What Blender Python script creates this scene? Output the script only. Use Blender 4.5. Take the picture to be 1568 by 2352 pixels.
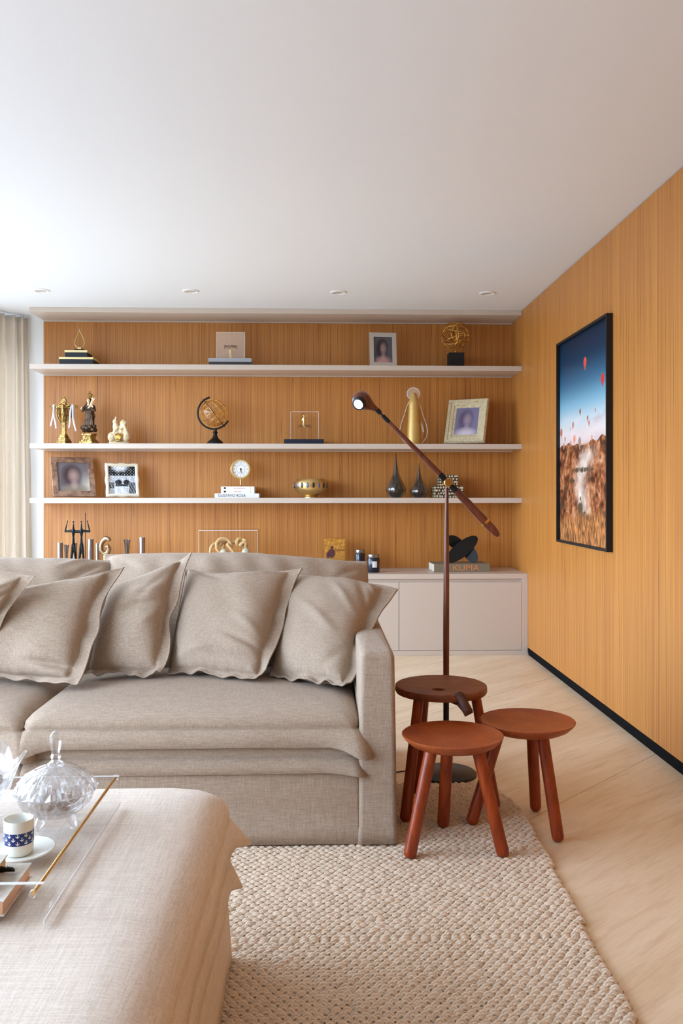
import bpy, bmesh, math, random
import numpy as np
from mathutils import Vector, Matrix, Euler

for o in list(bpy.data.objects):
    bpy.data.objects.remove(o)
scene = bpy.context.scene
COL = scene.collection
PI = math.pi
rng = np.random.RandomState(7)

# ------------------------------------------------------------------ camera
FPX, U0, V0, EYE = 2000.0, 799.0, 1130.0, 1.21
YAW = math.atan(66 / FPX)
cam_data = bpy.data.cameras.new('camera')
cam_data.sensor_fit = 'HORIZONTAL'
cam_data.sensor_width = 36.0
cam_data.lens = 36.0 * FPX / 1568
cam_data.shift_x = -(U0 - 784) / 1568
cam_data.shift_y = (V0 - 1176) / 1568
cam_data.clip_start = 0.05
cam = bpy.data.objects.new('camera', cam_data)
COL.objects.link(cam)
cam.location = (0, 0, EYE)
cam.rotation_euler = (PI / 2, 0, -YAW)
scene.camera = cam

# ------------------------------------------------------------------ world: bright hazy day outside the windows
SKY_STRENGTH = 9.5
world = bpy.data.worlds.new('world')
scene.world = world
world.use_nodes = True
wn = world.node_tree
wn.nodes.clear()
w_out = wn.nodes.new('ShaderNodeOutputWorld')
w_bg = wn.nodes.new('ShaderNodeBackground')
w_tc = wn.nodes.new('ShaderNodeTexCoord')
w_sep = wn.nodes.new('ShaderNodeSeparateXYZ')
w_ramp = wn.nodes.new('ShaderNodeValToRGB')
w_map = wn.nodes.new('ShaderNodeMapRange')
w_map.inputs[1].default_value = -1; w_map.inputs[2].default_value = 1
wn.links.new(w_tc.outputs['Generated'], w_sep.inputs[0])
wn.links.new(w_sep.outputs['Z'], w_map.inputs[0])
wn.links.new(w_map.outputs[0], w_ramp.inputs[0])
wn.links.new(w_ramp.outputs[0], w_bg.inputs[0])
wn.links.new(w_bg.outputs[0], w_out.inputs[0])
cr = w_ramp.color_ramp
cr.elements[0].position = 0.44; cr.elements[0].color = (0.18, 0.215, 0.26, 1)
cr.elements[1].position = 0.54; cr.elements[1].color = (0.765, 0.95, 1.21, 1)
w_bg.inputs[1].default_value = SKY_STRENGTH

scene.view_settings.view_transform = 'Standard'
scene.view_settings.look = 'None'
scene.view_settings.exposure = 0.22
scene.view_settings.gamma = 1.0
scene.view_settings.use_curve_mapping = False

# ------------------------------------------------------------------ pixel measurements -> metres
_c, _s = math.cos(YAW), math.sin(YAW)
def ray(u, v):
    a = (u - U0) / FPX; d = (V0 - v) / FPX
    return (a * _c + _s, _c - a * _s, d)
def at(u, v, Y):
    r = ray(u, v); k = Y / r[1]
    return Vector((r[0] * k, Y, EYE + r[2] * k))
def on(u, v, z):
    r = ray(u, v); k = (z - EYE) / r[2]
    return Vector((r[0] * k, r[1] * k, z))
def X_(u, Y): return at(u, V0, Y).x
def Z_(u, v, Y): return at(u, v, Y).z
def mpp(u, Y): return (at(u + 1, V0, Y) - at(u, V0, Y)).length

# ------------------------------------------------------------------ materials
def lin(c):
    return tuple(((x / 12.92) if x <= 0.04045 else ((x + 0.055) / 1.055) ** 2.4) for x in c)
def rgb(r, g, b): return lin((r / 255, g / 255, b / 255)) + (1.0,)

MATS = {}
def mat(name, col=(0.8, 0.8, 0.8, 1), rough=0.5, metal=0.0, spec=None, trans=0.0, ior=1.45, noise=0, nscale=20, ncol=None,
        bump=0, bscale=200, emit=None, estr=0, coat=0, sheen=0):
    m = bpy.data.materials.new(name); m.use_nodes = True
    nt = m.node_tree; b = nt.nodes['Principled BSDF']
    b.inputs['Base Color'].default_value = col
    b.inputs['Roughness'].default_value = rough
    b.inputs['Metallic'].default_value = metal
    b.inputs['Transmission Weight'].default_value = trans
    b.inputs['IOR'].default_value = ior
    b.inputs['Coat Weight'].default_value = coat
    b.inputs['Sheen Weight'].default_value = sheen
    if spec is not None: b.inputs['Specular IOR Level'].default_value = spec
    if emit:
        b.inputs['Emission Color'].default_value = emit; b.inputs['Emission Strength'].default_value = estr
    tc = nt.nodes.new('ShaderNodeTexCoord')
    if noise:
        n = nt.nodes.new('ShaderNodeTexNoise'); n.inputs['Scale'].default_value = nscale; n.inputs['Detail'].default_value = 4
        r = nt.nodes.new('ShaderNodeValToRGB')
        c2 = ncol or tuple(x * (1 - noise) for x in col[:3]) + (1,)
        r.color_ramp.elements[0].position = 0.35; r.color_ramp.elements[0].color = c2
        r.color_ramp.elements[1].position = 0.65; r.color_ramp.elements[1].color = col
        nt.links.new(tc.outputs['Object'], n.inputs['Vector']); nt.links.new(n.outputs['Fac'], r.inputs[0])
        nt.links.new(r.outputs[0], b.inputs['Base Color'])
    if bump:
        n = nt.nodes.new('ShaderNodeTexNoise'); n.inputs['Scale'].default_value = bscale; n.inputs['Detail'].default_value = 3
        bp = nt.nodes.new('ShaderNodeBump'); bp.inputs['Strength'].default_value = bump; bp.inputs['Distance'].default_value = 0.003
        nt.links.new(tc.outputs['Object'], n.inputs['Vector']); nt.links.new(n.outputs['Fac'], bp.inputs['Height'])
        nt.links.new(bp.outputs[0], b.inputs['Normal'])
    MATS[name] = m
    return m

def grain_mat(name, light, dark, streak, scl=(90, 90, 1.3), rough=0.42, coords='Object', rot=(0, 0, 0), fine=3.2, streak_amt=1.0, coat=0.0):
    """wood: fine stretched noise plus sparse dark streaks"""
    m = bpy.data.materials.new(name); m.use_nodes = True
    nt = m.node_tree; b = nt.nodes['Principled BSDF']; N = nt.nodes.new; L = nt.links.new
    b.inputs['Roughness'].default_value = rough
    b.inputs['Coat Weight'].default_value = coat
    tc = N('ShaderNodeTexCoord')
    def layer(s, detail, p0, p1, c0, c1):
        mp = N('ShaderNodeMapping'); mp.inputs['Scale'].default_value = s; mp.inputs['Rotation'].default_value = rot
        n = N('ShaderNodeTexNoise'); n.inputs['Scale'].default_value = 1; n.inputs['Detail'].default_value = detail
        r = N('ShaderNodeValToRGB')
        r.color_ramp.elements[0].position = p0; r.color_ramp.elements[0].color = c0
        r.color_ramp.elements[1].position = p1; r.color_ramp.elements[1].color = c1
        L(tc.outputs[coords], mp.inputs[0]); L(mp.outputs[0], n.inputs[0]); L(n.outputs['Fac'], r.inputs[0])
        return r.outputs[0], n.outputs['Fac']
    base, f1 = layer(scl, 3, 0.32, 0.68, dark, light)
    w = (1, 1, 1, 1)
    g = 0.80
    fine_c, f2 = layer((scl[0] * fine, scl[1] * fine, scl[2] * 2.2), 2, 0.35, 0.62, (g, g * .97, g * .93, 1), w)
    st = tuple(1 - (1 - x) * streak_amt for x in streak[:3]) + (1,)
    str_c, f3 = layer((scl[0] * 0.55, scl[1] * 0.55, scl[2] * 2.0), 5, 0.27, 0.36, st, w)
    broad, f4 = layer((scl[0] * .05, scl[1] * .05, scl[2] * .4), 2, 0.3, 0.7, (0.9, 0.88, 0.86, 1), w)
    cur = base
    for c in (fine_c, str_c, broad):
        mx = N('ShaderNodeMix'); mx.data_type = 'RGBA'; mx.blend_type = 'MULTIPLY'; mx.inputs[0].default_value = 1
        L(cur, mx.inputs[6]); L(c, mx.inputs[7]); cur = mx.outputs[2]
    L(cur, b.inputs['Base Color'])
    bp = N('ShaderNodeBump'); bp.inputs['Strength'].default_value = 0.12; bp.inputs['Distance'].default_value = 0.002
    L(f2, bp.inputs['Height']); L(bp.outputs[0], b.inputs['Normal'])
    MATS[name] = m
    return m

def linen_mat(name, col, dark, s=230, rough=0.9, contrast=1.0):
    m = bpy.data.materials.new(name); m.use_nodes = True
    nt = m.node_tree; b = nt.nodes['Principled BSDF']; N = nt.nodes.new; L = nt.links.new
    b.inputs['Roughness'].default_value = rough
    b.inputs['Sheen Weight'].default_value = 0.08
    b.inputs['Sheen Roughness'].default_value = 0.6
    b.inputs['Specular IOR Level'].default_value = 0.15
    tc = N('ShaderNodeTexCoord')
    facs = []
    for sc in ((s * .06, s, s), (s, s * .06, s), (s, s, s * .06)):
        mp = N('ShaderNodeMapping'); mp.inputs['Scale'].default_value = sc
        n = N('ShaderNodeTexNoise'); n.inputs['Scale'].default_value = 1; n.inputs['Detail'].default_value = 2.5
        L(tc.outputs['Object'], mp.inputs[0]); L(mp.outputs[0], n.inputs[0]); facs.append(n.outputs['Fac'])
    a1 = N('ShaderNodeMath'); a1.operation = 'ADD'; L(facs[0], a1.inputs[0]); L(facs[1], a1.inputs[1])
    a2 = N('ShaderNodeMath'); a2.operation = 'ADD'; L(a1.outputs[0], a2.inputs[0]); L(facs[2], a2.inputs[1])
    a3 = N('ShaderNodeMath'); a3.operation = 'DIVIDE'; L(a2.outputs[0], a3.inputs[0]); a3.inputs[1].default_value = 3
    r = N('ShaderNodeValToRGB')
    r.color_ramp.elements[0].position = 0.40; r.color_ramp.elements[0].color = dark
    r.color_ramp.elements[1].position = 0.60; r.color_ramp.elements[1].color = col
    L(a3.outputs[0], r.inputs[0]); L(r.outputs[0], b.inputs['Base Color'])
    bp = N('ShaderNodeBump'); bp.inputs['Strength'].default_value = 0.25 * contrast; bp.inputs['Distance'].default_value = 0.002
    L(a3.outputs[0], bp.inputs['Height']); L(bp.outputs[0], b.inputs['Normal'])
    MATS[name] = m
    return m

def clear_mat(name, tint=(1, 1, 1, 1), rough=0.02, refl=1.0, ior=1.45, body=0.0, bodycol=(1, 1, 1, 1)):
    """thin clear plastic / sheet glass: see-through with a fresnel reflection"""
    m = bpy.data.materials.new(name); m.use_nodes = True
    nt = m.node_tree; N = nt.nodes.new; L = nt.links.new
    nt.nodes.remove(nt.nodes['Principled BSDF'])
    out = nt.nodes['Material Output']
    tr = N('ShaderNodeBsdfTransparent'); tr.inputs[0].default_value = tint
    gl = N('ShaderNodeBsdfGlossy'); gl.inputs['Roughness'].default_value = rough
    fr = N('ShaderNodeFresnel'); fr.inputs[0].default_value = ior
    mu = N('ShaderNodeMath'); mu.operation = 'MULTIPLY'; mu.inputs[1].default_value = refl
    mx = N('ShaderNodeMixShader')
    ge = N('ShaderNodeNewGeometry'); fo = N('ShaderNodeMath'); fo.operation = 'SUBTRACT'; fo.inputs[0].default_value = 1; fo.use_clamp = True
    m3 = N('ShaderNodeMath'); m3.operation = 'MULTIPLY'; m3.use_clamp = True
    L(ge.outputs['Backfacing'], fo.inputs[1]); L(fr.outputs[0], mu.inputs[0]); L(mu.outputs[0], m3.inputs[0]); L(fo.outputs[0], m3.inputs[1])
    L(m3.outputs[0], mx.inputs[0])
    src = tr.outputs[0]
    if body > 0:
        df = N('ShaderNodeBsdfDiffuse'); df.inputs[0].default_value = bodycol
        m2 = N('ShaderNodeMixShader'); m2.inputs[0].default_value = body
        L(tr.outputs[0], m2.inputs[1]); L(df.outputs[0], m2.inputs[2]); src = m2.outputs[0]
    L(src, mx.inputs[1]); L(gl.outputs[0], mx.inputs[2]); L(mx.outputs[0], out.inputs[0])
    MATS[name] = m
    return m

def print_mat(name, rough=0.5):
    m = bpy.data.materials.new(name); m.use_nodes = True
    nt = m.node_tree; b = nt.nodes['Principled BSDF']
    b.inputs['Roughness'].default_value = rough; b.inputs['Specular IOR Level'].default_value = 0.12
    a = nt.nodes.new('ShaderNodeAttribute'); a.attribute_name = 'Col'
    nt.links.new(a.outputs['Color'], b.inputs['Base Color'])
    MATS[name] = m
    return m

M = MATS
mat('ceiling_paint', rgb(234, 237, 240), 0.9)
mat('wall_paint', rgb(236, 237, 236), 0.9)
grain_mat('veneer', rgb(216, 150, 72), rgb(184, 116, 50), rgb(150, 96, 56), scl=(165, 165, 0.8), rough=0.45, streak_amt=0.75)
mat('taupe_lacquer', rgb(204, 190, 176), 0.38)
mat('taupe_wall', rgb(150, 136, 122), 0.8)
mat('groove_dark', rgb(90, 78, 66), 0.8)
mat('black_base', rgb(14, 14, 16), 0.8, spec=0.1)
mat('grout', rgb(128, 102, 78), 0.9)
linen_mat('linen', rgb(183, 163, 143), rgb(156, 136, 117), s=360)
linen_mat('ottoman_linen', rgb(236, 223, 208), rgb(214, 199, 183), s=280)
mat('rug_yarn', rgb(236, 215, 190), 0.95, noise=0.16, nscale=55, sheen=0.2, bump=0.5, bscale=420)
mat('rug_base', rgb(150, 120, 94), 0.95)
grain_mat('stool_wood', rgb(182, 92, 42), rgb(158, 72, 28), rgb(80, 34, 18), scl=(14, 14, 14), rough=0.38, streak_amt=0.3, fine=8)
grain_mat('stool_leg_wood', rgb(170, 70, 22), rgb(134, 48, 12), rgb(70, 26, 10), scl=(60, 60, 5), rough=0.35, streak_amt=0.5)
grain_mat('walnut', rgb(150, 86, 52), rgb(118, 64, 36), rgb(60, 30, 20), scl=(12, 60, 40), rough=0.45, streak_amt=0.5)
grain_mat('lamp_wood', rgb(124, 64, 42), rgb(86, 42, 28), rgb(50, 22, 16), scl=(40, 40, 6), rough=0.3, streak_amt=0.6)
mat('leather', rgb(82, 46, 32), 0.5, bump=0.3)
mat('black_metal', rgb(24, 24, 26), 0.4, metal=0.3)
mat('black_matte', rgb(16, 16, 17), 0.6)
mat('brass', rgb(214, 170, 96), 0.22, metal=1.0)
mat('gold', rgb(226, 178, 92), 0.25, metal=1.0)
mat('gold_satin', rgb(222, 190, 128), 0.35, metal=1.0)
mat('antique_gold', rgb(204, 164, 96), 0.42, metal=0.75, noise=0.72, nscale=60)
mat('dark_polychrome', rgb(96, 70, 46), 0.42, metal=0.35, noise=0.75, nscale=45, ncol=rgb(28, 22, 22))
mat('flesh_paint', rgb(228, 196, 160), 0.5)
mat('cream_ceramic', rgb(238, 226, 196), 0.35, noise=0.15, nscale=40, ncol=rgb(214, 180, 120))
mat('ribbon_white', rgb(226, 224, 236), 0.6)
mat('navy', rgb(24, 30, 48), 0.45)
mat('navy_dark', rgb(20, 30, 38), 0.5)
mat('pale_gold', rgb(238, 218, 160), 0.4, metal=0.4)
mat('white_paper', rgb(236, 235, 232), 0.7)
mat('white_gloss', rgb(240, 240, 238), 0.3)
mat('silver_grey', rgb(176, 178, 182), 0.35, metal=0.3)
mat('dark_grey', rgb(60, 62, 66), 0.5)
mat('ink', rgb(30, 28, 30), 0.7)
mat('ink_red', rgb(206, 84, 76), 0.7)
mat('ink_orange', rgb(222, 140, 84), 0.6)
mat('book_khaki', rgb(134, 122, 100), 0.8)
mat('page_edge', rgb(226, 216, 200), 0.8)
mat('bronze_dark', rgb(30, 36, 38), 0.32, metal=0.8)
mat('bronze_warm', rgb(150, 126, 98), 0.3, metal=0.9)
mat('steel', rgb(164, 154, 150), 0.28, metal=1.0)
mat('rope', rgb(214, 178, 124), 0.85, noise=0.2, nscale=120, bump=0.6, bscale=300)
mat('pebble', rgb(186, 180, 156), 0.25)
mat('candle_jar', rgb(14, 20, 36), 0.12, coat=0.5)
mat('candle_lid', rgb(150, 148, 146), 0.25, metal=1.0)
grain_mat('distressed_cream', rgb(226, 214, 178), rgb(212, 198, 158), rgb(150, 124, 84), scl=(30, 30, 30), rough=0.7, streak_amt=0.6)
mat('brown_hide', rgb(176, 140, 114), 0.45, noise=0.35, nscale=25, ncol=rgb(116, 84, 68))
mat('bone_white', rgb(236, 226, 204), 0.35)
mat('honey_wood', rgb(206, 146, 78), 0.5)
mat('mirror_glass', rgb(200, 196, 190), 0.08, metal=0.85)
mat('dark_glass', rgb(20, 20, 24), 0.05, coat=1.0)
mat('amber_gold', rgb(214, 178, 104), 0.3, metal=0.3, bump=0.6, bscale=160)
mat('cup_white', rgb(236, 236, 226), 0.25)
mat('cup_blue', rgb(28, 50, 112), 0.3)
mat('marble_cover', rgb(226, 220, 208), 0.4, noise=0.3, nscale=22, ncol=rgb(176, 168, 150))
mat('copper_edge', rgb(228, 178, 138), 0.35, metal=0.6)
mat('gold_edge', rgb(216, 166, 96), 0.35, metal=0.7)
mat('sweet_brown', rgb(150, 104, 62), 0.5, noise=0.3, nscale=80)
mat('nut_dark', rgb(92, 66, 46), 0.4, noise=0.4, nscale=60)
mat('led', rgb(225, 232, 240), 0.4, emit=(0.85, 0.93, 1.0, 1), estr=0.6)
mat('spot_trim', rgb(240, 240, 238), 0.5)
mat('spot_inner', rgb(196, 194, 190), 0.4)
mat('mosaic_dot', rgb(206, 190, 154), 0.4)
mat('mosaic_ground', rgb(34, 28, 26), 0.5)
mat('blue_stone', rgb(110, 118, 140), 0.25, metal=0.3)
mat('dark_stone', rgb(70, 56, 46), 0.25, metal=0.3)
clear_mat('acrylic')
clear_mat('acrylic_edge', body=0.55, bodycol=(0.95, 0.96, 0.96, 1), refl=1.2)
clear_mat('acrylic_hazy', body=0.30, bodycol=rgb(236, 216, 196))
clear_mat('smoke_glass', tint=(0.62, 0.6, 0.58, 1), refl=3.2)
clear_mat('globe_glass', tint=(0.97, 0.93, 0.85, 1), refl=1.5)
clear_mat('picture_glass', refl=0.10)
def crystal_mat():
    m = clear_mat('crystal', refl=2.2, ior=1.6, body=0.07, bodycol=(.95, .96, .97, 1))
    nt = m.node_tree; out = nt.nodes['Material Output']; src = out.inputs[0].links[0].from_socket
    g = nt.nodes.new('ShaderNodeBsdfGlass'); g.inputs['IOR'].default_value = 1.5; g.inputs['Roughness'].default_value = 0
    mx = nt.nodes.new('ShaderNodeMixShader'); mx.inputs[0].default_value = 0.28
    nt.links.new(src, mx.inputs[1]); nt.links.new(g.outputs[0], mx.inputs[2]); nt.links.new(mx.outputs[0], out.inputs[0])
crystal_mat()
def curtain_mat():
    m = linen_mat('curtain_linen', rgb(247, 242, 235), rgb(236, 228, 218), s=150)
    nt = m.node_tree; out = nt.nodes['Material Output']; b = nt.nodes['Principled BSDF']
    t = nt.nodes.new('ShaderNodeBsdfTranslucent'); t.inputs[0].default_value = rgb(246, 238, 226)
    mx = nt.nodes.new('ShaderNodeMixShader'); mx.inputs[0].default_value = 0.6
    nt.links.new(b.outputs[0], mx.inputs[1]); nt.links.new(t.outputs[0], mx.inputs[2]); nt.links.new(mx.outputs[0], out.inputs[0])
curtain_mat()
print_mat('print_matte', 0.55)
print_mat('print_satin', 0.35)

# floor stone: soft diagonal travertine veins
def stone_mat():
    m = bpy.data.materials.new('floor_stone'); m.use_nodes = True
    nt = m.node_tree; b = nt.nodes['Principled BSDF']; N = nt.nodes.new; L = nt.links.new
    b.inputs['Roughness'].default_value = 0.42
    tc = N('ShaderNodeTexCoord')
    cur = None
    for s, p0, p1, c0, c1 in (((0.9, 5.5, 1), .3, .7, rgb(224, 200, 166), rgb(244, 226, 198)),
                              ((4, 38, 1), .33, .5, (0.90, 0.87, 0.83, 1), (1, 1, 1, 1)),
                              ((14, 150, 1), .35, .6, (0.94, 0.92, 0.90, 1), (1, 1, 1, 1))):
        mp = N('ShaderNodeMapping'); mp.inputs['Scale'].default_value = s
        vr = N('ShaderNodeVectorRotate'); vr.rotation_type = 'Z_AXIS'; vr.inputs['Angle'].default_value = math.radians(-40)
        n = N('ShaderNodeTexNoise'); n.inputs['Scale'].default_value = 1; n.inputs['Detail'].default_value = 5
        n.inputs['Distortion'].default_value = 0.4
        r = N('ShaderNodeValToRGB')
        r.color_ramp.elements[0].position = p0; r.color_ramp.elements[0].color = c0
        r.color_ramp.elements[1].position = p1; r.color_ramp.elements[1].color = c1
        L(tc.outputs['Object'], vr.inputs['Vector']); L(vr.outputs[0], mp.inputs[0]); L(mp.outputs[0], n.inputs[0]); L(n.outputs['Fac'], r.inputs[0])
        if cur is None: cur = r.outputs[0]
        else:
            mx = N('ShaderNodeMix'); mx.data_type = 'RGBA'; mx.blend_type = 'MULTIPLY'; mx.inputs[0].default_value = 1
            L(cur, mx.inputs[6]); L(r.outputs[0], mx.inputs[7]); cur = mx.outputs[2]
    L(cur, b.inputs['Base Color'])
    M['floor_stone'] = m
stone_mat()

# ------------------------------------------------------------------ object helpers
def link(name, me, m, parent=None, smooth=False):
    o = bpy.data.objects.new(name, me); COL.objects.link(o)
    if m is not None and not me.materials: me.materials.append(M[m] if isinstance(m, str) else m)
    if parent is not None: o.parent = parent
    if smooth:
        me.polygons.foreach_set('use_smooth', [True] * len(me.polygons))
    return o
def tag(o, label, cat, group=None):
    o['label'] = label; o['category'] = cat
    if group: o['group'] = group
    return o
def thing(name, label, cat, loc=(0, 0, 0), rotz=0, group=None):
    o = bpy.data.objects.new(name, None); COL.objects.link(o)
    o.location = loc; o.rotation_euler = (0, 0, rotz); o.empty_display_size = 0.02
    return tag(o, label, cat, group)
def struct(o):
    o['kind'] = 'structure'; return o
def pymesh(name, v, f, m, parent=None, smooth=False):
    me = bpy.data.meshes.new(name)
    me.from_pydata([tuple(float(c) for c in p) for p in v], [], [tuple(int(i) for i in q) for q in f]); me.update()
    return link(name, me, m, parent, smooth)
def bm_obj(name, bm, m, parent=None, smooth=False, angle=None):
    bmesh.ops.recalc_face_normals(bm, faces=bm.faces)
    me = bpy.data.meshes.new(name); bm.to_mesh(me); bm.free()
    o = link(name, me, m, parent, smooth or angle is not None)
    if angle is not None:
        me.set_sharp_from_angle(angle=math.radians(angle))
    return o
def add_box(bm, x0, x1, y0, y1, z0, z1, bev=0, seg=1, mtx=None):
    v = [bm.verts.new(p) for p in ((x0, y0, z0), (x1, y0, z0), (x1, y1, z0), (x0, y1, z0), (x0, y0, z1), (x1, y0, z1), (x1, y1, z1), (x0, y1, z1))]
    fs = [bm.faces.new([v[i] for i in q]) for q in ((3, 2, 1, 0), (4, 5, 6, 7), (0, 1, 5, 4), (1, 2, 6, 5), (2, 3, 7, 6), (3, 0, 4, 7))]
    if bev:
        es = list({e for f in fs for e in f.edges})
        r = bmesh.ops.bevel(bm, geom=es, offset=bev, segments=seg, profile=0.5, affect='EDGES')
        v = list({vv for f in r['faces'] for vv in f.verts} | {vv for vv in v if vv.is_valid})
    if mtx is not None:
        bmesh.ops.transform(bm, matrix=mtx, verts=[q for q in v if q.is_valid])
    return v
def box(name, x0, x1, y0, y1, z0, z1, m, parent=None, bev=0, seg=1, mtx=None):
    bm = bmesh.new(); add_box(bm, x0, x1, y0, y1, z0, z1, bev, seg, mtx)
    return bm_obj(name, bm, m, parent, angle=35 if seg > 1 else None)
def lathe_data(prof, seg=32, mod=None, cap=True):
    v, f = [], []
    for i, (r, z) in enumerate(prof):
        for k in range(seg):
            a = 2 * PI * k / seg
            rr = r if mod is None else mod(r, z, a, i)
            v.append((rr * math.cos(a), rr * math.sin(a), z))
    for i in range(len(prof) - 1):
        for k in range(seg):
            k2 = (k + 1) % seg
            f.append((i * seg + k, i * seg + k2, (i + 1) * seg + k2, (i + 1) * seg + k))
    if cap:
        f.append(tuple(range(seg - 1, -1, -1)))
        n = (len(prof) - 1) * seg
        f.append(tuple(range(n, n + seg)))
    return v, f
def lathe(name, prof, m, parent=None, seg=32, loc=(0, 0, 0), mod=None, cap=True, smooth=True, mtx=None, angle=40):
    v, f = lathe_data(prof, seg, mod, cap)
    if mtx is not None: v = [tuple(mtx @ Vector(p)) for p in v]
    v = [(p[0] + loc[0], p[1] + loc[1], p[2] + loc[2]) for p in v]
    o = pymesh(name, v, f, m, parent, smooth)
    if smooth and angle: o.data.set_sharp_from_angle(angle=math.radians(angle))
    return o
def tube_data(path, rad, seg=8, closed=False, flat=None):
    P = [Vector(p) for p in path]; n = len(P)
    R = rad if hasattr(rad, '__len__') else [rad] * n
    v, f = [], []
    prev = None
    for i in range(n):
        a = P[(i - 1) % n] if (closed or i > 0) else P[i]
        b = P[(i + 1) % n] if (closed or i < n - 1) else P[i]
        t = (b - a).normalized()
        if prev is None:
            up = Vector((0, 0, 1)) if abs(t.z) < 0.9 else Vector((1, 0, 0))
            nx = t.cross(up).normalized()
        else:
            nx = (prev - t * prev.dot(t)).normalized()
        prev = nx
        ny = t.cross(nx)
        for k in range(seg):
            an = 2 * PI * k / seg
            v.append(P[i] + nx * (R[i] * math.cos(an)) + ny * (R[i] * math.sin(an) * (flat or 1)))
    m = n if closed else n - 1
    for i in range(m):
        j = (i + 1) % n
        for k in range(seg):
            k2 = (k + 1) % seg
            f.append((i * seg + k, i * seg + k2, j * seg + k2, j * seg + k))
    if not closed:
        f.append(tuple(range(seg - 1, -1, -1))); f.append(tuple(range((n - 1) * seg, n * seg)))
    return v, f
def tube(name, path, rad, m, parent=None, seg=8, closed=False, flat=None, smooth=True):
    v, f = tube_data(path, rad, seg, closed, flat)
    o = pymesh(name, v, f, m, parent, smooth)
    if smooth: o.data.set_sharp_from_angle(angle=math.radians(50))
    return o
def tubes(name, lst, m, parent=None, seg=6):
    V, Fc = [], []
    for path, r, cl in lst:
        v, f = tube_data(path, r, seg, cl); k = len(V)
        V += v; Fc += [tuple(i + k for i in q) for q in f]
    return pymesh(name, V, Fc, m, parent, True)
def blob(name, prims, m, parent=None, voxel=0.003, smooth_it=3):
    """one continuous sculpted surface grown from ellipsoids and tapered limbs"""
    bm = bmesh.new()
    for p in prims:
        if p[0] == 'e':
            c, r = Vector(p[1]), p[2]
            rot = Euler(p[3]).to_matrix().to_4x4() if len(p) > 3 else Matrix()
            mt = Matrix.Translation(c) @ rot @ Matrix.Diagonal((r[0], r[1], r[2], 1))
            bmesh.ops.create_icosphere(bm, subdivisions=2, radius=1, matrix=mt)
        else:
            a, b, r0, r1 = Vector(p[1]), Vector(p[2]), p[3], p[4]
            d = b - a; ln = max(d.length, 1e-5)
            q = d.to_track_quat('Z', 'Y').to_matrix().to_4x4()
            mt = Matrix.Translation((a + b) / 2) @ q
            bmesh.ops.create_cone(bm, cap_ends=True, segments=10, radius1=r0, radius2=r1, depth=ln, matrix=mt)
            bmesh.ops.create_icosphere(bm, subdivisions=1, radius=r0, matrix=Matrix.Translation(a))
            bmesh.ops.create_icosphere(bm, subdivisions=1, radius=r1, matrix=Matrix.Translation(b))
    me = bpy.data.meshes.new(name); bm.to_mesh(me); bm.free()
    o = link(name, me, m, parent, True)
    md = o.modifiers.new('fuse', 'REMESH'); md.mode = 'VOXEL'; md.voxel_size = voxel; md.use_smooth_shade = True
    ms = o.modifiers.new('soft', 'SMOOTH'); ms.factor = 0.5; ms.iterations = smooth_it
    return o
def picture(name, w, h, nx, ny, fn, m, parent, mtx=None):
    """flat print: colour by position; fn(U, V) -> (..., 3) sRGB 0..1 with V up"""
    us = np.linspace(0, 1, nx); vs = np.linspace(0, 1, ny)
    U, V = np.meshgrid(us, vs)
    C = np.clip(np.asarray(fn(U, V)), 0, 1)
    L_ = np.where(C <= 0.04045, C / 12.92, ((C + 0.055) / 1.055) ** 2.4)
    pts = np.stack([(U - .5) * w, np.zeros_like(U), V * h], -1).reshape(-1, 3)
    idx = np.arange(nx * ny).reshape(ny, nx)
    F_ = np.stack([idx[:-1, :-1], idx[:-1, 1:], idx[1:, 1:], idx[1:, :-1]], -1).reshape(-1, 4)
    if mtx is not None:
        pts = [tuple(mtx @ Vector(p)) for p in pts]
    o = pymesh(name, pts, F_, m, parent)
    ca = o.data.color_attributes.new('Col', 'FLOAT_COLOR', 'POINT')
    rgba = np.concatenate([L_.reshape(-1, 3), np.ones((nx * ny, 1))], 1).astype(np.float32)
    ca.data.foreach_set('color', rgba.ravel())
    return o
TEXTS = []
def text(name, body, size, m, parent, loc, rot=(PI / 2, 0, 0), align='CENTER', sx=1.0, depth=0.0004):
    cu = bpy.data.curves.new(name, 'FONT'); cu.body = body; cu.size = size; cu.align_x = align; cu.align_y = 'CENTER'; cu.extrude = depth
    cu.resolution_u = 3
    o = bpy.data.objects.new(name, cu); COL.objects.link(o)
    cu.materials.append(M[m]); o.parent = parent; o.location = loc; o.rotation_euler = rot; o.scale = (sx, 1, 1)
    TEXTS.append(o)
    return o
def copy_thing(root, loc, rotz, label):
    r = root.copy(); COL.objects.link(r); r.location = loc; r.rotation_euler = (0, 0, rotz); r['label'] = label
    for ch in list(root.children):
        c = ch.copy(); COL.objects.link(c); c.parent = r
    return r
def wob(x, y, seed, freq=1.0, n=6):
    """smooth pseudo-noise, roughly -1..1"""
    r = np.random.RandomState(seed); out = np.zeros_like(np.asarray(x, float) + np.asarray(y, float))
    for k in range(n):
        a = r.uniform(0, 2 * PI); w = freq * r.uniform(0.6, 1.9); ph = r.uniform(0, 2 * PI)
        out = out + np.sin(w * (np.cos(a) * x + np.sin(a) * y) + ph)
    return out / math.sqrt(n) / 1.2

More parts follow.
